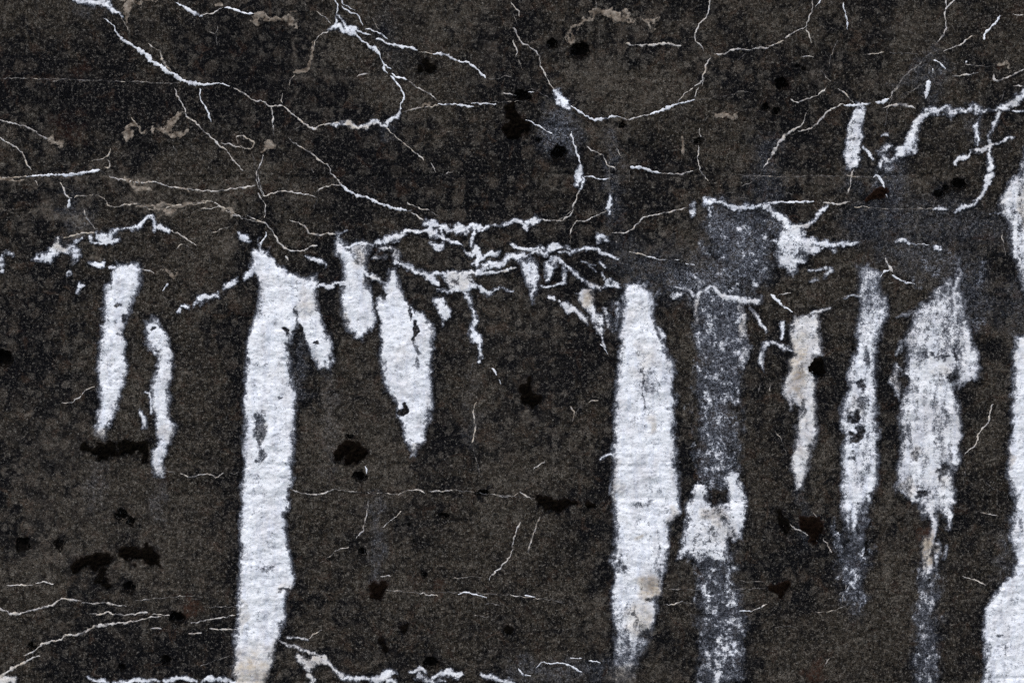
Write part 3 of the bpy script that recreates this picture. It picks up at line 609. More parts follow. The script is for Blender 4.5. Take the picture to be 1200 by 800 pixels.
D('lime_crust', 'cream lime crust with broken loop at bottom, right of the longest streak', 'lime crust', CRUSTS,
  [('s', '325,753,1.6 335,755,1.6 345,758,1.8 356,763,2 366,767,2.5 376,770,3 384,774,2.5 389,780,2.5 392,786,3 399,790,4'), ('s', '349,770,3.5 355,777,6 361,783,6 367,777,6 376,775,5 381,774,3', .92), ('s', '362,791,4 368,797,4 364,806,3', .85), ('s', '352,760,2 362,764,2', .8), ('s', '338,748,1.6 350,747,1.6 360,749,1.6', .9)], tint=.4, tints=[(365,780,30,20,.6)], thick=3)
D('lime_crust', 'long white lime crust along the bottom edge, left of centre', 'lime crust', CRUSTS,
  [('s', '398,792,3 412,794,3.5 428,796,4.5 440,795,4.5 450,790,5 458,788,4.5 464,790,2.5'), ('s', '455,797,4 462,800,3', .9), ('s', '480,786,2 490,785,3 499,787,2'), ('s', '507,790,2.5 518,790,3.5 530,790,4 541,790,3 535,795,3', .95), ('s', '563,791,2.5 575,793,4 586,796,4 602,799,3'), ('s', '490,794,4 505,797,4 520,800,3', .7)], thick=3, tint=.15)
D('lime_crust', 'row of low white lime lumps on the bottom edge left of the longest streak', 'lime crust', CRUSTS,
  [('s', '102,793,1.5 112,795,2.5 122,797,3 127,799,2'), ('s', '134,799,1.6 148,797,2.8 165,796,2.8 180,797,2.5 187,799,1.5'), ('s', '193,798,2.5 208,794,3.5 222,794,3.5 230,797,2'), ('s', '238,798,2.5 250,797,4 262,796,4 273,796,3')], thick=3, tint=.08)
D('lime_crust', 'pale lime patch in the bottom left corner', 'lime crust', CRUSTS, [('s', '-4,800,6 6,797,5.5 14,797,4 17,803,3')], thick=2.5, tint=.5)

# veins: width, kind (w white, c cream, t tan, f faint), survey points x,y[,width]
VEINS = [
 (1.2,'f','0,92 40,93 90,94 150,96 205,98'), (1.3,'f','392,573 430,577 468,579'), (1.2,'f','530,574 565,578 600,581 640,586'), (1.2,'f','440,690 490,694 540,694 600,697 660,704'), (1.2,'f','777,690 830,691 900,689'), (1.2,'f','560,121 620,118'), (1.3,'f','510,117 520,123 550,121'), (1.2,'f','860,205 905,207 960,206 1040,208'), (1.2,'f','718,255 716,235 715,215'), (1.2,'f','900,57 880,58 865,70'), (1.2,'f','1045,112 1040,130 1036,150'), (1.3,'c','250,237 268,246 288,256 306,260'), (1.2,'f','118,200 130,207 142,210'), (1.2,'f','640,257 655,258 672,246'),
 (1.4,'w','1076,286 1090,287'),
 (3,'w','122,22,1.5 133,30,2 137,38,2.5 141,45,3 155,53,4 168,62,5.5 180,73,7 188,77,6 195,83,5.5 204,87,6 212,93,4.5 222,97,5 233,99,4 250,99,2 262,99,1.8 270,102,1.5'),
 (2.2,'c','274,103 285,109 292,114 300,119 308,119 315,124 325,124 332,124'), (2.2,'c','332,125 345,136 360,148 368,152 376,148 390,145 402,144'),
 (2,'w','468,133 470,122 474,115 472,108 465,97 457,88'), (3,'t','174,51,1.5 182,57,2 187,60,3 190,69,4 195,77,4 201,84,3'), (1.6,'t','141,19 147,28 151,36'),
 (2,'w','206,3,1.5 213,7,3 220,11,5 228,15,6 234,18,4 238,20,1.5'), (1.6,'c','236,17 250,15 262,9'), (2.6,'w','264,9 275,12 288,16 302,17'), (1.2,'f','255,30 254,40 255,53'), (1.5,'f','245,37 254,42'),
 (1.8,'c','204,103 209,115 217,127 219,137,2.4 229,143 240,155 252,165,3 258,171,3 265,177 275,189 285,201'), (1.6,'f','296,178 298,190 299,200'),
 (1.7,'w','234,103 235,115 241,125 246,137,2.4 248,144'), (1.5,'c','260,167 272,171 283,173'), (2,'t','279,168 278,160 284,159 291,163 298,168 295,173 286,174 281,171'),
 (2.2,'c','0,141 20,146 38,152 50,160 57,163 66,168'), (1.8,'c','0,161 15,171 25,178 30,190 36,200'), (1.5,'t','130,174 126,183 118,187 108,189'), (2.2,'t','125,186 129,191 128,196 122,195'),
 (1.4,'f','10,92 24,92'), (1.4,'f','58,95 75,94'), (1.2,'f','92,94 103,95'), (1.2,'f','160,97 210,98'), (1.2,'f','202,170 207,180'), (1.5,'t','155,138 161,146 165,152'),
 (2,'c','318,125 320,135 320,148 321,161'), (1.5,'c','309,181 306,190 303,200 304,214 310,230'), (1.6,'c','331,109 331,122'), (1.7,'c','385,38 376,41 370,47 368,55'), (2,'t','346,88 341,94 339,100'),
 (1.7,'w','390,-4 395,6 396,12 394,18'), (1.6,'w','398,-4 403,6 410,8 416,12'), (1.5,'w','400,8 408,13 416,16 421,22 425,30'), (1.1,'f','357,0 358,8 359,16'), (1.2,'c','372,14 380,20 387,28'),
 (2.4,'w','416,36 420,43 427,50,3 433,54,4.5 438,57,6 443,62,4 447,69 451,75 458,82'), (2,'w','458,86 464,90 472,91 478,94'), (1.7,'c','480,95 485,100 495,106 503,111 512,117'), (2.5,'w','450,74,2 450,80,4.5 454,86,2.5'), (1.2,'f','438,50 446,59 452,63 458,68'),
 (2.2,'w','416,35 425,39 435,41'), (1.6,'w','428,34 440,37 448,41 455,47'), (2.4,'w','440,45 448,48 458,53,3 468,55,3.2 480,56,3.5 489,59,2.5'), (1.6,'t','490,60 507,63'), (2.6,'w','507,63 515,63,3 525,66,3 538,72,3 550,75,3 560,82 566,88 570,92'), (1.5,'f','571,92 580,93 590,90 600,91'),
 (1.1,'f','436,21 441,31 446,37'), (2,'t','472,132 490,127 505,125 514,123'), (2.2,'w','514,122 527,123 537,122,3 550,125 556,125'), (2,'w','551,121 565,121 582,123'), (1.6,'c','588,110 606,111'), (2,'c','418,90 421,88 431,86'), (1.7,'c','452,146 458,155 470,166'), (1.3,'t','470,166 480,173 488,181'), (1.7,'c','488,180 497,188'), (1.7,'c','505,190 508,197 511,204'),
 (1.8,'c','340,164 350,171 360,176 369,183 377,190 385,194 388,203 394,208 400,217'), (1.3,'f','344,152 353,147'), (2,'f','365,198 368,203'),
 (1.4,'c','598,3 606,12 609,20'), (1.3,'f','600,14 604,23 607,31'), (2,'c','600,32 607,41 612,51 618,53 625,58 631,64 633,75 638,86 643,97 648,104 651,110'), (1.8,'c','601,47 605,58 606,67'), (1.3,'f','607,70 613,82'), (1.2,'f','631,64 638,60'), (1.3,'f','622,103 634,110 645,117 657,123'), (1.6,'w','619,109 626,108'),
 (2.6,'w','668,124 678,130 688,137 697,141,3.2 706,139,3.2 715,138 722,136 728,138'), (2.2,'c','728,138 736,140 750,137 762,135'), (3.6,'w','762,135,2.5 770,131,4 778,128,4.5 788,124,3.5 800,121,2.6 814,117,2.4'), (2,'c','814,115 815,110 818,103'), (2,'c','815,102 822,96 825,86 829,74 833,66'), (1.4,'c','793,120 803,110 812,103'), (1.4,'c','822,101 825,92'),
 (2.2,'c','833,-3 831,10 828,20 820,28 816,38 815,47 820,53 825,59'), (2.4,'c','836,63 849,63 855,60,3 862,58,3 872,58 885,57 900,56'), (1.6,'c','900,55 908,51'), (3,'t','908,52 913,50 918,47'), (1.8,'c','920,45 932,38 944,31 946,24 951,13 952,2 951,-3'), (1.8,'w','956,9 960,3 964,-2'), (1.8,'c','945,32 948,42 951,51'),
 (1.2,'f','816,118 825,117 837,114 852,113 868,108 880,109'), (3,'c','733,51 750,53 765,52 780,52 799,54'), (1.2,'f','697,-2 700,8'),
 (2,'w','616,141 627,146 636,151 647,157'), (2,'w','669,155 673,168 676,180 680,192'), (2.2,'c','683,215 679,223 674,236 672,245 665,255,2.4 658,259 645,258 633,257'), (1.9,'c','686,171 695,177 705,182 712,193 722,199'), (1.4,'c','722,174 728,184'),
 (3,'w','738,195 750,197,4 762,200,3 775,203,2.4'), (2,'c','775,203 795,204 805,202 813,200'), (1.8,'c','820,150 821,160'), (1.6,'c','819,170 818,188 821,201 830,212'), (1.4,'f','830,135 826,142'), (1.3,'f','900,195 880,214 868,218'), (1.2,'f','850,225 862,226'),
 (2,'w','684,208 692,207 702,210 714,210'), (1.3,'f','714,190 714,212 714,228'), (1.3,'f','721,195 721,213'), (1.3,'f','738,200 738,212'), (2,'c','718,274 722,273 730,273 740,269 748,262 752,256 765,252 780,249 795,246 806,243'), (1.7,'c','668,275 671,265 675,260 688,259 698,252 710,248'), (1,'f','668,275 669,288'),
 (2,'c','738,295 746,297 757,300'), (1.6,'w','757,300 768,303 780,305'), (2,'w','790,304 797,304'), (2,'w','803,309 814,310'), (1.2,'f','785,276 793,272'), (1.1,'f','718,280 730,290'),
 (2,'w','989,4 990,15 992,24 993,35'), (1.9,'c','1120,-2 1112,6 1108,13 1107,20 1109,32 1105,42 1100,50'), (1.7,'c','1109,-3 1109,10'), (3,'w','1172,18,2.5 1166,27,3 1158,35,3 1154,41,4 1153,47,4'), (1.5,'c','1186,17 1200,17'), (1.9,'c','1105,61 1115,57 1125,53 1132,47 1140,42'), (2.2,'f','1092,62 1085,67 1075,78 1065,85 1058,92 1052,102 1045,112'),
 (1.5,'t','1015,64 1035,62'), (1.5,'f','1042,63 1055,63 1075,64'), (2.2,'c','1115,90 1125,89 1137,87 1147,84'), (3,'c','1165,86,3 1166,94,4 1175,93,3 1188,87,2.4 1200,81,2.4'), (1.5,'f','1130,76 1145,77 1165,78'), (2.5,'w','1130,73 1134,73'),
 (1.4,'c','938,67 953,67'), (1.5,'f','982,48 977,58 973,70 971,82'), (2,'c','926,116 935,120 945,116 955,114 962,109 968,104'), (1.3,'f','961,83 968,90 973,96'), (1.8,'c','982,104 990,110 996,116 1000,121'),
 (3.6,'c','945,133,1.2 942,142,1.5 936,149,2.4 928,154,3.8 920,160,4.5 912,169,4.5 908,177,4 902,187,3 895,197,2'), (2.4,'c','936,153,1.4 950,151,2 958,145,1.6 965,136,3 972,130,2 980,126,2.2 988,123,3'), (3.4,'w','988,123 1000,124 1010,123 1020,121,4'), (5,'w','1026,120 1034,119 1042,116,4'), (2.5,'f','1042,116 1048,107 1052,100'),
 (3.6,'c','1034,127,1.6 1045,123,3.5 1055,123,4 1065,125,3.6 1073,127,2.4'), (1.4,'f','1177,107 1173,119'), (2,'c','1188,101 1202,102'), (2,'f','1065,110 1075,103 1085,97'), (3,'w','1093,79 1093,86'), (2.2,'w','1093,71 1102,75 1108,82'), (6,'w','1088,94 1087,104 1085,116'),
 (2.8,'w','900,238 930,237 955,236'), (3,'c','965,237,2.4 975,239,3.2 985,239,3 996,237,1.6'), (1.8,'t','1002,242 1018,243'), (1.5,'f','1018,244 1050,245 1080,245 1095,244'), (1.9,'c','1001,198 997,210 996,220 993,226'), (1.2,'f','905,222 930,228'), (3,'w','1022,208 1028,206 1033,212 1035,220'), (2,'w','1037,226 1041,232'),
 (3.2,'w','905,345,3.5 912,353,3.5 920,360,3.5 929,365,2.6'), (1.8,'c','912,346 927,343'), (2.8,'c','986,349 998,346 1010,345'), (2.2,'w','1045,322 1055,328 1062,331 1073,332'), (1.2,'f','1035,332 1050,331'), (4,'c','1037,303,2.5 1041,310,4 1046,318,5'), (2.5,'w','1032,325 1038,318 1043,317'), (1.5,'f','1112,282 1117,288'), (1.2,'f','1165,352 1172,355'), (1.2,'f','1172,262 1178,300'),
 (2.8,'w','30,207,2 45,206,3 60,205,3.2 80,205,3 95,203,4 106,201,4 118,200,3.5'), (1.8,'t','0,208 15,208 32,207'), (2.2,'c','128,207 145,211 165,214 185,214 195,218 215,221 235,223'), (2,'c','235,223 255,224 275,221 288,219 300,218'), (2,'c','40,211 45,217'), (2.2,'c','70,214 76,225 80,232 85,232'), (4,'w','82,232 79,243'), (2,'t','88,231 105,229 113,228 122,234 127,241 135,243 145,240 155,239 165,240 178,246 190,245'), (2.4,'t','195,243 205,241 215,240 235,238 250,236'), (2,'c','235,245 247,244 256,242 265,247 275,252 285,257'), (1.8,'c','290,252 300,258'),
 (2,'c','99,246 101,255 107,262 112,269'), (2.2,'t','74,278 85,276 100,273 112,272'), (1.4,'f','243,269 250,272 260,268 270,266'), (1.8,'c','199,270 212,276 222,282 231,288'), (1.4,'f','205,293 215,286 222,290 226,297'), (1.3,'f','245,300 247,315'), (2,'c','165,315 173,317 180,320'), (3.2,'w','190,340 194,336 197,332'),
 (1.8,'c','301,200 301,212 303,220 310,230 316,228 325,224 345,226 360,228 372,231'), (1.6,'c','302,226 308,236 311,247 310,255'), (1.8,'c','371,226 380,219 390,217 400,217'), (2.8,'w','400,217 408,224,3 418,229,3.2 430,231,3 440,236,3.5 452,241,4 465,245,4 472,247,3 482,247,2'), (1.5,'c','482,248 490,254 498,261'), (1.6,'c','477,238 490,243 503,247'), (1.2,'f','372,231 368,245'),
 (2.1,'c','300,257 308,260 318,270 324,280 332,290 340,293 352,294 357,294 361,289 373,288'), (3,'w','312,272,2 311,276,3 304,286,3 304,293,2'), (2.6,'c','340,258,2 350,261,2 358,266,3 362,273,2.6 372,275,2.8 385,274,3 396,275,2.6'), (4,'c','334,300 337,304'), (1.2,'f','505,247 515,254'), (1.2,'f','510,200 517,205 528,202 535,200'),
 (1.3,'c','72,473 85,471 95,463'), (1.4,'c','95,463 102,456 111,453'), (1.9,'c','211,554 222,559 235,556 247,556 253,559 262,554'), (1.2,'f','192,552 206,552'), (1.1,'f','265,555 280,553'), (2,'c','342,573 352,577 362,579 372,579,2.6 382,577 391,573'), (1.6,'c','466,580 478,574 490,574 498,577'), (1.9,'c','503,575 520,575 530,574'), (1.6,'c','577,578 588,581 600,582'),
 (2,'t','559,470 555,485 557,500 553,519'), (1.4,'f','555,524 560,545 562,556'), (2,'w','428,546 430,554'), (1.2,'f','432,585 430,600'), (1.3,'f','555,420 552,440'), (2.6,'w','576,431 582,440'), (1.6,'w','585,445 588,449'), (2,'t','668,476 673,484 670,494'), (1.6,'f','673,484 682,476'), (1.8,'t','690,471 696,469 702,470'), (1.8,'c','625,550 632,544 639,541'), (1.9,'c','608,576 615,580 622,584'), (1.6,'f','600,582 607,578'), (2,'w','703,404 709,409 712,414'),
 (1.8,'c','1163,473 1160,487 1157,497,2.4 1149,505,2.4 1145,515 1142,523 1135,528 1129,535'), (1.3,'f','1129,540 1131,555 1129,568'), (1.4,'f','908,505 915,515 921,531'), (1.6,'f','902,448 902,460'), (1.5,'f','890,450 889,475'), (1.4,'f','1155,565 1165,573'),
 (1.6,'c','8,685 25,685 38,685'), (2,'c','42,683 52,682 64,684'), (2.7,'c','-3,713 8,716 14,719,3.4 25,718,3 38,714 52,711 62,708 72,702 82,703 95,704'), (2.2,'c','95,705 105,707 120,706 132,708 148,710'), (1.8,'c','106,719 115,720'), (2.2,'c','113,721 125,717 135,719 150,720 162,718 174,717'), (1.5,'c','178,719 190,720 200,721'),
 (2.6,'c','27,768,2 40,762,2.2 48,756,3 58,752,3 68,750,2.4 80,744,3 92,743,3.4 100,740,3.6 112,734,4 125,732,3.4 135,730,3 150,729,2.6 157,728,2'), (1.7,'c','155,728 172,724 190,722'), (3.6,'c','-3,795,5 10,786,4.5 18,781,4 28,776,3 38,770,2.4 48,768,1.5'), (1.4,'f','158,703 180,701 200,699'), (1.3,'f','200,699 215,698 238,699'), (2,'c','177,735 190,736'), (2.4,'c','220,742 228,742 236,741'), (2.2,'c','244,736 260,737 275,737 290,738'), (1.7,'c','224,730 240,727 255,724 276,720'), (1.3,'f','246,711 265,711 282,712'), (1.5,'f','226,702 236,702'), (1.2,'f','235,780 250,775 270,768'),
 (1.7,'c','430,598 427,612 425,622 417,631'), (1.5,'c','449,617 460,608 471,599'), (1.3,'f','375,660 385,653 394,645'), (1.7,'c','394,645 400,643 408,640'), (1.9,'c','601,644 595,655 588,662 580,670 573,679'), (2.2,'c','610,612 605,622 600,642'), (2,'t','633,605 625,625 619,648'), (1.6,'c','446,675 458,675'), (1.9,'c','490,694 500,696 514,698'), (2.2,'w','536,696 545,694 560,697 570,699'), (1.4,'f','567,707 580,708 592,709'), (1.7,'c','598,696 608,698'), (2,'w','614,697 627,699'), (1.4,'f','645,700 662,708'), (1.2,'f','530,677 565,676'), (1.2,'f','555,722 575,722'),
 (1.8,'c','362,748 370,742 377,738'), (2.2,'w','629,781 636,775 645,777 655,776 665,779 675,783 681,787'), (2,'w','690,773 703,776'), (1.6,'w','668,770 682,771'), (4,'w','608,783 613,790 622,792'), (1.8,'c','777,708 790,707 800,704'), (1.4,'f','800,706 815,706 828,706'), (2,'w','865,716 880,716'), (1.5,'c','880,716 890,712 899,708'), (1.2,'f','866,681 880,682 896,682'), (1.6,'c','838,705 828,706'),
 (1.6,'c','925,612 932,619 940,623 950,630 957,634'), (1.8,'c','965,630 970,640 975,647'), (1.4,'f','953,600 960,610 966,624'), (1.5,'f','976,654 983,660 990,664'), (1.5,'c','991,668 992,680 990,690'), (1.4,'f','988,695 987,706'), (1.5,'c','1128,674 1142,679 1155,685'), (1.4,'c','1150,600 1170,604'), (1.3,'f','908,735 935,735'), (1.3,'f','955,718 975,715 990,710'), (1.6,'f','966,780 972,770'), (2,'f','950,640 952,646'),
]
# bare tan patches where the dark skin has come off
SPALLS = [
 ['148,213,2 158,217,4 170,220,4 178,221,2'],
 ['158,238,2 172,240,3 188,238,4 205,240,3.5 222,238,2.5 240,237,1.5', '184,246,3 193,252,4 203,246,3.5'],
 ['262,245,3 268,248,4 274,252,2'],
 ['-3,209,2 12,209,2.5 25,208,2'],
 ['182,0,1.5 165,4,2 152,6,4 149,15,4 149,25,1.5', '140,2,1.5 146,3,2'],
 ['147,160,3.5 157,153,4.5 166,152,1.6 175,155,1.8 185,151,2.5 195,155,4.5 203,145,3.5 208,138,2.5 214,131,1.5', '197,157,2.5 210,157,2.5 220,155,2'],
 ['296,22,4 304,22,5 318,24,4.5 328,22,3.5 338,19,4 342,27,4 346,32,1.5', '342,15,1 347,15,1'],
 ['367,52,1.6 366,65,2.2 360,74,2.6 352,81,3 347,87,2.5'],
 ['323,163,2.5 317,170,4.5 311,177,3.5'],
 ['665,45,3 673,38,4 682,31,3.5 690,25,4 699,17,6 709,13,5.5 722,17,5 733,20,4 745,25,2 757,24,3.5 766,27,3.5 772,24,2', '760,28,2.5 762,37,1', '672,44,2.5'],
 ['838,135,2 847,138,3 856,139,3 862,138,2'],
 ['59,160,3.5 66,166,3.5 73,169,2.5', '72,172,2'],
 ['800,158,1.5 801,170,2 800,182,1.5'],
 ['495,126,2 504,124,3'],
 ['252,4,2 260,4,1.5'],
 ['195,314,3 200,320,4.5 208,323,3.5'],
 ['213,221,2 218,223,3'],
 ['1172,78,3 1181,76,2 1184,82,2'],
]
MOSS = [
 (['92,661,6 99,660,9 108,658,9 117,655,7 126,651,4'], .1, 'dark moss clump at lower left, left one of the upper pair'),
 (['146,646,7 153,643,7 162,649,8 171,648,9 178,654,8 175,660,5'], .1, 'dark moss clump at lower left, right one of the upper pair'),
 (['122,666,3 121,674,6 118,681,6 126,683,4'], .05, 'small dark moss clump hanging just below the left one of the upper pair'),
 (['96,526,1.5 103,523,3 112,525,5 121,525,8 129,522,7 132,529,6', '121,535,6'], .05, 'dark moss clump right under the tip of the slanted-top streak'),
 (['147,524,8 156,526,10 166,524,8 169,530,6'], .05, 'dark moss clump between the tips of the two left streaks'),
 (['398,530,7 407,523,8 417,525,8 422,531,7 412,537,7'], .15, 'brown-black moss clump between the longest streak and the pointed streak'),
 (['610,453,3 616,459,6 620,466,9 626,469,7', '620,447,2 619,456,3'], .1, 'dark moss clump in the middle, under the hanging drip'),
 (['630,584,4 640,588,6 652,590,5 662,590,3 674,590,1.5', '690,591,4 697,591,2'], .1, 'low stretched dark moss line left of the broad middle streak'),
 (['600,128,7 604,140,7 606,147,9 600,152,9 612,150,6'], .1, 'dark moss clump at upper middle near two small pits'),
 (['500,76,6 507,72,5 506,80,4', '492,83,3'], .05, 'tiny dark moss clump below the thin white vein at upper middle'),
 (['942,610,5 950,616,9 958,620,8 955,628,6'], .45, 'brown moss clump below the cream streak'),
 (['915,603,4 918,612,6 922,618,3'], .05, 'small black moss clump left of the brown one below the cream streak'),
 (['1018,235,2.5 1023,231,4 1030,227,4 1035,225,3'], .9, 'small rusty brown moss clump on the seam at upper right'),
 (['960,424,5 956,430,6 963,434,3'], .05, 'small black moss clump touching the cream streak'),
 (['908,688,5 915,690,7 922,687,3'], .4, 'small reddish brown moss clump below the cream streak, beside the speckled film'),
 (['436,686,4 441,692,7 447,688,4'], .35, 'reddish dark moss clump below the pointed streak'),
 (['471,731,3 473,736,4 477,732,2'], .1, 'small dark moss clump low in the middle, left of two'),
 (['447,753,3.5 451,756,4'], .1, 'small dark moss clump low in the middle, just above the bottom crust'),
 (['594,733,3 599,736,4.5'], .05, 'small dark moss clump at the lower centre'),
]


# ------------------------------------------------------------------ pits: bowls sunk into the face
PIT_PARTS = []
for x, y, rx, ry, dep in PITS:
    w = window(x - rx * 2 - 8, y - ry * 2 - 8, x + rx * 2 + 8, y + ry * 2 + 8)
    yy, xx = np.meshgrid(gy[w[0]], gx[w[1]], indexing='ij')
    q = np.hypot((xx + 0.9 * NW3[w] - x) / rx, (yy + 0.9 * NW4[w] - y) / ry) + 0.06 * NE[w]
    bowl = 1 - sstep(0.55, 1.12, q)
    H[w] -= dep * bowl
    PIT_PARTS.append((w, 1 - sstep(0.70, 1.45, q)))

HS = blur(H, 1.6)

# ------------------------------------------------------------------ lime deposits: coverage of each one
DEP = []
ALL = np.zeros(SH, np.float32)
for d in DEPOSITS:
    o = d.get('opt', {})
    w, cov, dep = cover(d['shapes'], o.get('rough', 0.85 if d['name'] == 'lime_crust' else 0.9), o.get('edge', 7.5 if d['name'] == 'lime_streak' else 7.0), slim=1.05 if d['name'] == 'lime_crust' else 1.0, film='film' in o)
    yy, xx = np.meshgrid(gy[w[0]], gx[w[1]], indexing='ij')
    for x, y, rx, ry, s in o.get('holes', ()):
        q = np.hypot((xx + 1.5 * NW1[w] + NW3[w] - x) / rx, (yy + 1.5 * NW2[w] + NW4[w] - y) / ry)
        cov *= 1 - s * (1 - sstep(0.6, 1.25, q))
    if d['name'] != 'lime_film' or 'worn' in o:
        cov *= 1 - o.get('worn', 0.15) * np.clip(0.5 + 0.45 * WORN[w], 0, 1)
    tint = np.full(cov.shape, o.get('tint', 0.08), np.float32)
    for x, y, rx, ry, s in o.get('tints', ()):
        q = np.hypot((xx + 3 * NW1[w] - x) / rx, (yy + 3 * NW2[w] - y) / ry)
        tint = np.maximum(tint, s * (1 - sstep(0.35, 1.15, q)))
    if 'fade' in o:
        for ya, yb, k in o['fade']: cov *= 1 - k * sstep(ya, yb, yy + 10 * WORN[w])
    if 'top' in o:
        ya, yb, k = o['top']; cov *= 1 - k * (1 - sstep(ya, yb, yy + 14 * WORN[w]))
    DEP.append((d, w, cov, dep, tint))
    ALL[w] = np.maximum(ALL[w], cov)

VMASK = np.zeros(SH, np.float32)
VEIN_CURVES = []
for wd, kind, s in VEINS:
    P = pts(s)
    P = [(p[0], p[1], (p[2] if len(p) > 2 else wd)) for p in P]
    A = np.array(P)
    seg = np.hypot(np.diff(A[:, 0]), np.diff(A[:, 1])); t = np.concatenate([[0], np.cumsum(seg)])
    n = max(4, int(t[-1] / 1.25))
    ts = np.linspace(0, t[-1], n)
    def cat(v):      # smooth through the survey points
        m = np.gradient(v, t) if len(v) > 2 else np.full(len(v), (v[-1] - v[0]) / t[-1])
        k = np.clip(np.searchsorted(t, ts, 'right') - 1, 0, len(t) - 2)
        hh = t[k + 1] - t[k]; u = (ts - t[k]) / hh
        return ((2*u**3 - 3*u**2 + 1) * v[k] + (u**3 - 2*u**2 + u) * hh * m[k] * .8 + (-2*u**3 + 3*u**2) * v[k+1] + (u**3 - u**2) * hh * m[k+1] * .8)
    x, y, wv = cat(A[:, 0]), cat(A[:, 1]), np.interp(ts, t, A[:, 2])
    def jit(lam):
        q = rng.standard_normal(n + 60); kk = np.exp(-np.linspace(-2, 2, max(3, int(lam))) ** 2)
        q = np.convolve(q, kk / np.sqrt((kk ** 2).sum()), 'same')
        return q[30:30 + n]
    x = x + 0.5 * jit(7) + 0.16 * jit(2); y = y + 0.5 * jit(7) + 0.16 * jit(2)
    wv = wv * np.clip(1 + 0.32 * jit(6) + 0.22 * jit(2), 0.35, 2.0)
    wv *= 0.74 if kind == 'w' else 0.70
    wv *= np.clip(np.minimum(np.arange(n), np.arange(n)[::-1]) / 4 + 0.35, 0, 1)
    VEIN_CURVES.append((kind, x, y, wv, jit(9)))
    ii = np.clip((x - X0).astype(int), 0, SH[1] - 1); jj = np.clip((y - Y0).astype(int), 0, SH[0] - 1)
    VMASK[jj, ii] = np.maximum(VMASK[jj, ii], np.minimum(1, wv / 2.5) * (0.5 if kind in 'tf' else 1))

for shapes, rust, label in MOSS:
    for q in shapes: stain(ALGAE, q, 0.9, 9)
for x, y, rx, ry, dep in PITS: stain(ALGAE, '%g,%g,%g' % (x, y, rx * 1.15), 0.7, 6)
# black algae feeds on the water that seeps out beside the lime
ALGAE = np.maximum(ALGAE, np.clip(blur(ALL, 5) * 1.6, 0, 0.55))
ALGAE = np.maximum(ALGAE, np.clip(blur(VMASK, 5) * 5.0, 0, 0.7))
ALGAE = np.clip(ALGAE + 0.25 * np.clip(blur(np.maximum(ALL, VMASK), 24) * 2.0, 0, 0.6), 0, 1)
HAZE = np.clip(HAZE + 0.5 * blur((ALL > 0.5).astype(np.float32), 2.2) * 0.35, 0, 1)

# ------------------------------------------------------------------ ground
gm = bpy.data.meshes.new('ground')
ng = 90
ax = np.sign(np.linspace(-1, 1, ng)) * (np.abs(np.linspace(-1, 1, ng)) ** 3) * 500
vv = [(x, y - 2.0, 0.025 * math.sin(x * 2.1) * math.cos(y * 1.7) if abs(x) < 20 and abs(y) < 20 else 0.0) for y in ax for x in ax]
gm.from_pydata(vv, [], [(j*ng+i, j*ng+i+1, (j+1)*ng+i+1, (j+1)*ng+i) for j in range(ng-1) for i in range(ng-1)])
gm.materials.append(mat_ground)
tag(link('ground', gm), kind='structure')

# ------------------------------------------------------------------ the wall: a relief face with sides, top and back
STEP = 1.22
xs = np.concatenate([np.linspace(-2400, -400, 60)[:-1], np.linspace(-400, -45, 60)[:-1], np.arange(-45, 1245, STEP), np.linspace(1245, 1600, 60)[1:], np.linspace(1600, 3600, 60)[1:]])
ys = np.concatenate([np.linspace(-400, -45, 60)[:-1], np.arange(-45, 845, STEP), np.linspace(845, 1230, 66)[1:]])
XX, YY = np.meshgrid(xs, ys)
def fade_sample(F):
    v = sample(F, XX, YY)
    q = np.maximum(np.maximum(X0 + 40 - XX, XX - X1 + 40), np.maximum(Y0 + 40 - YY, YY - Y1 + 40))
    return v * (1 - sstep(0, 40, q))
nx, ny = len(xs), len(ys)
V = to_world(XX, YY, fade_sample(H)).reshape(-1, 3)
idx = np.arange(nx * ny).reshape(ny, nx)
Q = np.stack([idx[1:, :-1], idx[1:, 1:], idx[:-1, 1:], idx[:-1, :-1]], -1).reshape(-1, 4)
at = {'algae': fade_sample(ALGAE), 'haze': fade_sample(HAZE), 'tan': fade_sample(TAN), 'rust': fade_sample(RUST)}
# the border of the face is carried back 0.45 m, then closed
ring = np.concatenate([idx[0, :], idx[1:, -1], idx[-1, ::-1][1:], idx[::-1, 0][1:-1]])
back = V[ring].copy(); back[:, 1] = 0.45
nb = len(ring); base = nx * ny
V = np.concatenate([V, back])
k = np.arange(nb); k2 = (k + 1) % nb
Q = np.concatenate([Q, np.stack([ring[k], ring[k2], base + k2, base + k], -1)])
at = {a: np.concatenate([v.ravel(), np.zeros(nb)]) for a, v in at.items()}
corner = base + np.array([0, nx - 1, nx + ny - 2, 2 * nx + ny - 3])
Q = np.concatenate([Q, corner[None, :]])
wall = link('concrete_wall', make_mesh('concrete_wall', V, Q, at, mat_wall))
tag(wall, 'old dark concrete wall covered in black algae, fine cracks and white lime', 'wall', kind='thing')

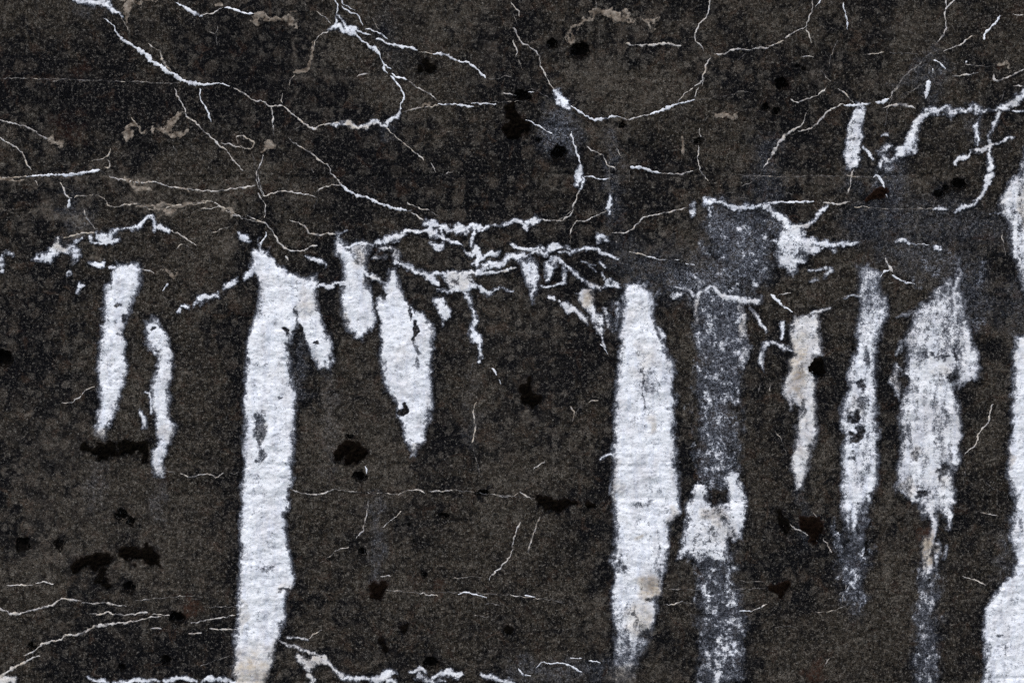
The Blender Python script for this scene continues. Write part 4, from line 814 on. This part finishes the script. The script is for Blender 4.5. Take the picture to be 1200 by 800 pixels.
# ------------------------------------------------------------------ patches lying on the wall
def patch(name, w, cov, thick, mat, extra=None, parent=None, thr=0.03, smooth=True, extra_geo=None):
    """a crust as a relief sheet whose rim is buried in the concrete; thick in mm above the wall"""
    m = cov > thr
    m[0, :] = m[-1, :] = False; m[:, 0] = m[:, -1] = False
    cell = m[:-1, :-1] & m[1:, :-1] & m[:-1, 1:] & m[1:, 1:]
    # one further row of cells all round, to be buried
    grow = np.zeros_like(m); 
    ring_ = m.copy()
    ring_[1:, :] |= m[:-1, :]; ring_[:-1, :] |= m[1:, :]; ring_[:, 1:] |= m[:, :-1]; ring_[:, :-1] |= m[:, 1:]
    cell = ring_[:-1, :-1] & ring_[1:, :-1] & ring_[:-1, 1:] & ring_[1:, 1:]
    if not cell.any(): return None
    jj, ii = np.nonzero(cell)
    idm = -np.ones(m.shape, np.int64)
    used = np.zeros(m.shape, bool)
    used[jj, ii] = used[jj+1, ii] = used[jj, ii+1] = used[jj+1, ii+1] = True
    idm[used] = np.arange(used.sum())
    q = np.stack([idm[jj+1, ii], idm[jj+1, ii+1], idm[jj, ii+1], idm[jj, ii]], -1)
    yy, xx = np.meshgrid(gy[w[0]], gx[w[1]], indexing='ij')
    hmax = np.maximum(HS[w], H[w] - 0.1)
    hh = np.where(m, hmax + thick, H[w] - 1.2)
    v = to_world(xx[used], yy[used], hh[used])
    attrs = {'algae': ALGAE[w][used], 'haze': HAZE[w][used], 'tan': TAN[w][used], 'rust': RUST[w][used], 'lime': cov[used]}
    if extra:
        for kk, vv in extra.items(): attrs[kk] = vv[used]
    tris = None
    if extra_geo is not None:
        ev, et = extra_geo
        n0 = len(v)
        v = np.concatenate([v, ev]); tris = et + n0
        attrs = {kk: np.concatenate([vv, np.full(len(ev), vv.mean())]) for kk, vv in attrs.items()}
    c = v.mean(0)
    base = (float(c[0]), 0.0, float(v[:, 2].min())) if parent is None else None
    return link(name, make_mesh(name, v, q, attrs, mat, smooth, tris), parent, base)

for d, w, cov, dep, tint in DEP:
    o = d.get('opt', {})
    t = o.get('thick', 5.0) * 0.36
    body = np.clip(dep, 0, None)
    th = 0.5 + t * (1 - np.exp(-body / 5.0)) * (0.75 + 0.22 * LUMP[w])
    th = th + np.clip(body / 4, 0.1, 1) * (o.get('ripple', 0.5) * 0.38 * RIP[w] + 0.12 * NB[w] + 0.14 * NE[w]) * min(1, t / 3)
    th = np.maximum(th * sstep(0.0, 0.5, cov) , 0.4)
    ob = patch(d['name'], w, cov, th, mat_film if o.get('film') else mat_lime if d['name'] == 'lime_streak' else mat_crust, {'tint': tint})
    tag(ob, d['label'], d['cat'], d.get('group'))

# ------------------------------------------------------------------ veins: cracks healed with lime, parts of the wall
VK = {'w': ('lime_vein', 0.08, 0.95), 'c': ('lime_vein', 0.72, 0.80), 't': ('tan_vein', 1.0, 0.72), 'f': ('faint_crack', 0.85, 0.42)}
for kind, x, y, wv, jv in VEIN_CURVES:
    nm, tint, cv = VK[kind]
    n = len(x)
    tx, ty = np.gradient(x), np.gradient(y); L = np.hypot(tx, ty) + 1e-6
    nxv, nyv = -ty / L, tx / L
    offs = np.array([-0.68, -0.36, 0.0, 0.36, 0.68])
    lift = np.array([-0.5, 0.4, 0.6, 0.4, -0.5])
    vx = x[:, None] + nxv[:, None] * offs * wv[:, None]; vy = y[:, None] + nyv[:, None] * offs * wv[:, None]
    hh = np.maximum(sample(H, vx, vy), sample(HS, vx, vy)) * (lift > 0) + sample(H, vx, vy) * (lift <= 0) + lift * (0.75 + 0.1 * np.minimum(wv, 5))[:, None]
    v = to_world(vx, vy, hh).reshape(-1, 3)
    i = np.arange(n * 5).reshape(n, 5)
    q = np.stack([i[:-1, :-1], i[:-1, 1:], i[1:, 1:], i[1:, :-1]], -1).reshape(-1, 4)
    lime = np.clip((cv + 0.16 * jv), 0.12, 1.0)[:, None] * np.array([0.3, 0.9, 1, 0.9, 0.3])
    at = {'algae': sample(ALGAE, vx, vy), 'haze': sample(HAZE, vx, vy), 'tan': np.zeros(vx.shape), 'rust': np.zeros(vx.shape), 'lime': lime,
          'tint': np.full(vx.shape, tint)}
    link(nm, make_mesh(nm, v, q, at, mat_vein), wall)

# ------------------------------------------------------------------ pits, spalled patches: parts of the wall
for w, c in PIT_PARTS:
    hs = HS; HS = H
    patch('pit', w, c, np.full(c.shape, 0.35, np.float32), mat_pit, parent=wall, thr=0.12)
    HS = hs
for s in SPALLS:
    w, cov, dep = cover([('s', q) for q in s], 1.3, 5.5, slim=1.0)
    patch('spalled_patch', w, cov, 0.4 + 0.5 * np.clip(dep / 4, 0, 1) + 0.25 * NE[w], mat_spall, parent=wall)

# ------------------------------------------------------------------ moss clumps
for shapes, rust, label in MOSS:
    w, cov, dep = cover([('s', q) for q in shapes], 0.9, 4.5, slim=0.92, film=True)
    th = 0.4 + (3.2 * (1 - np.exp(-np.clip(dep, 0, None) / 4)) + np.abs(NE[w]) * 1.5 + NW3[w] * 0.6) * sstep(0.3, 0.9, cov)
    th = np.maximum(th, 0.5)
    # leafy shoots standing out of the cushion
    yy, xx = np.meshgrid(gy[w[0]], gx[w[1]], indexing='ij')
    jj, ii = np.nonzero(cov > 0.35)
    nl = min(700, len(jj) * 2)
    pick = rng.integers(0, len(jj), nl)
    jj, ii = jj[pick], ii[pick]
    bx = xx[jj, ii] + rng.uniform(-.5, .5, nl); by = yy[jj, ii] + rng.uniform(-.5, .5, nl)
    bh = HS[w][jj, ii] + th[jj, ii] - 0.6
    an = rng.uniform(0, 2 * math.pi, nl); ln = rng.uniform(0.8, 2.4, nl); up = rng.uniform(0.8, 3.0, nl)
    p0 = to_world(bx + np.sin(an) * .35, by - np.cos(an) * .35, bh); p1 = to_world(bx - np.sin(an) * .35, by + np.cos(an) * .35, bh)
    p2 = to_world(bx + np.cos(an) * ln, by + np.sin(an) * ln, bh + up)
    ev = np.stack([p0, p1, p2], 1).reshape(-1, 3); et = np.arange(nl * 3).reshape(-1, 3)
    ob = patch('moss_clump', w, cov, th, mat_moss, {'rust': np.full(cov.shape, rust, np.float32)}, thr=0.08, extra_geo=(ev, et))
    tag(ob, label, 'moss', 'dark moss clumps on the wall')
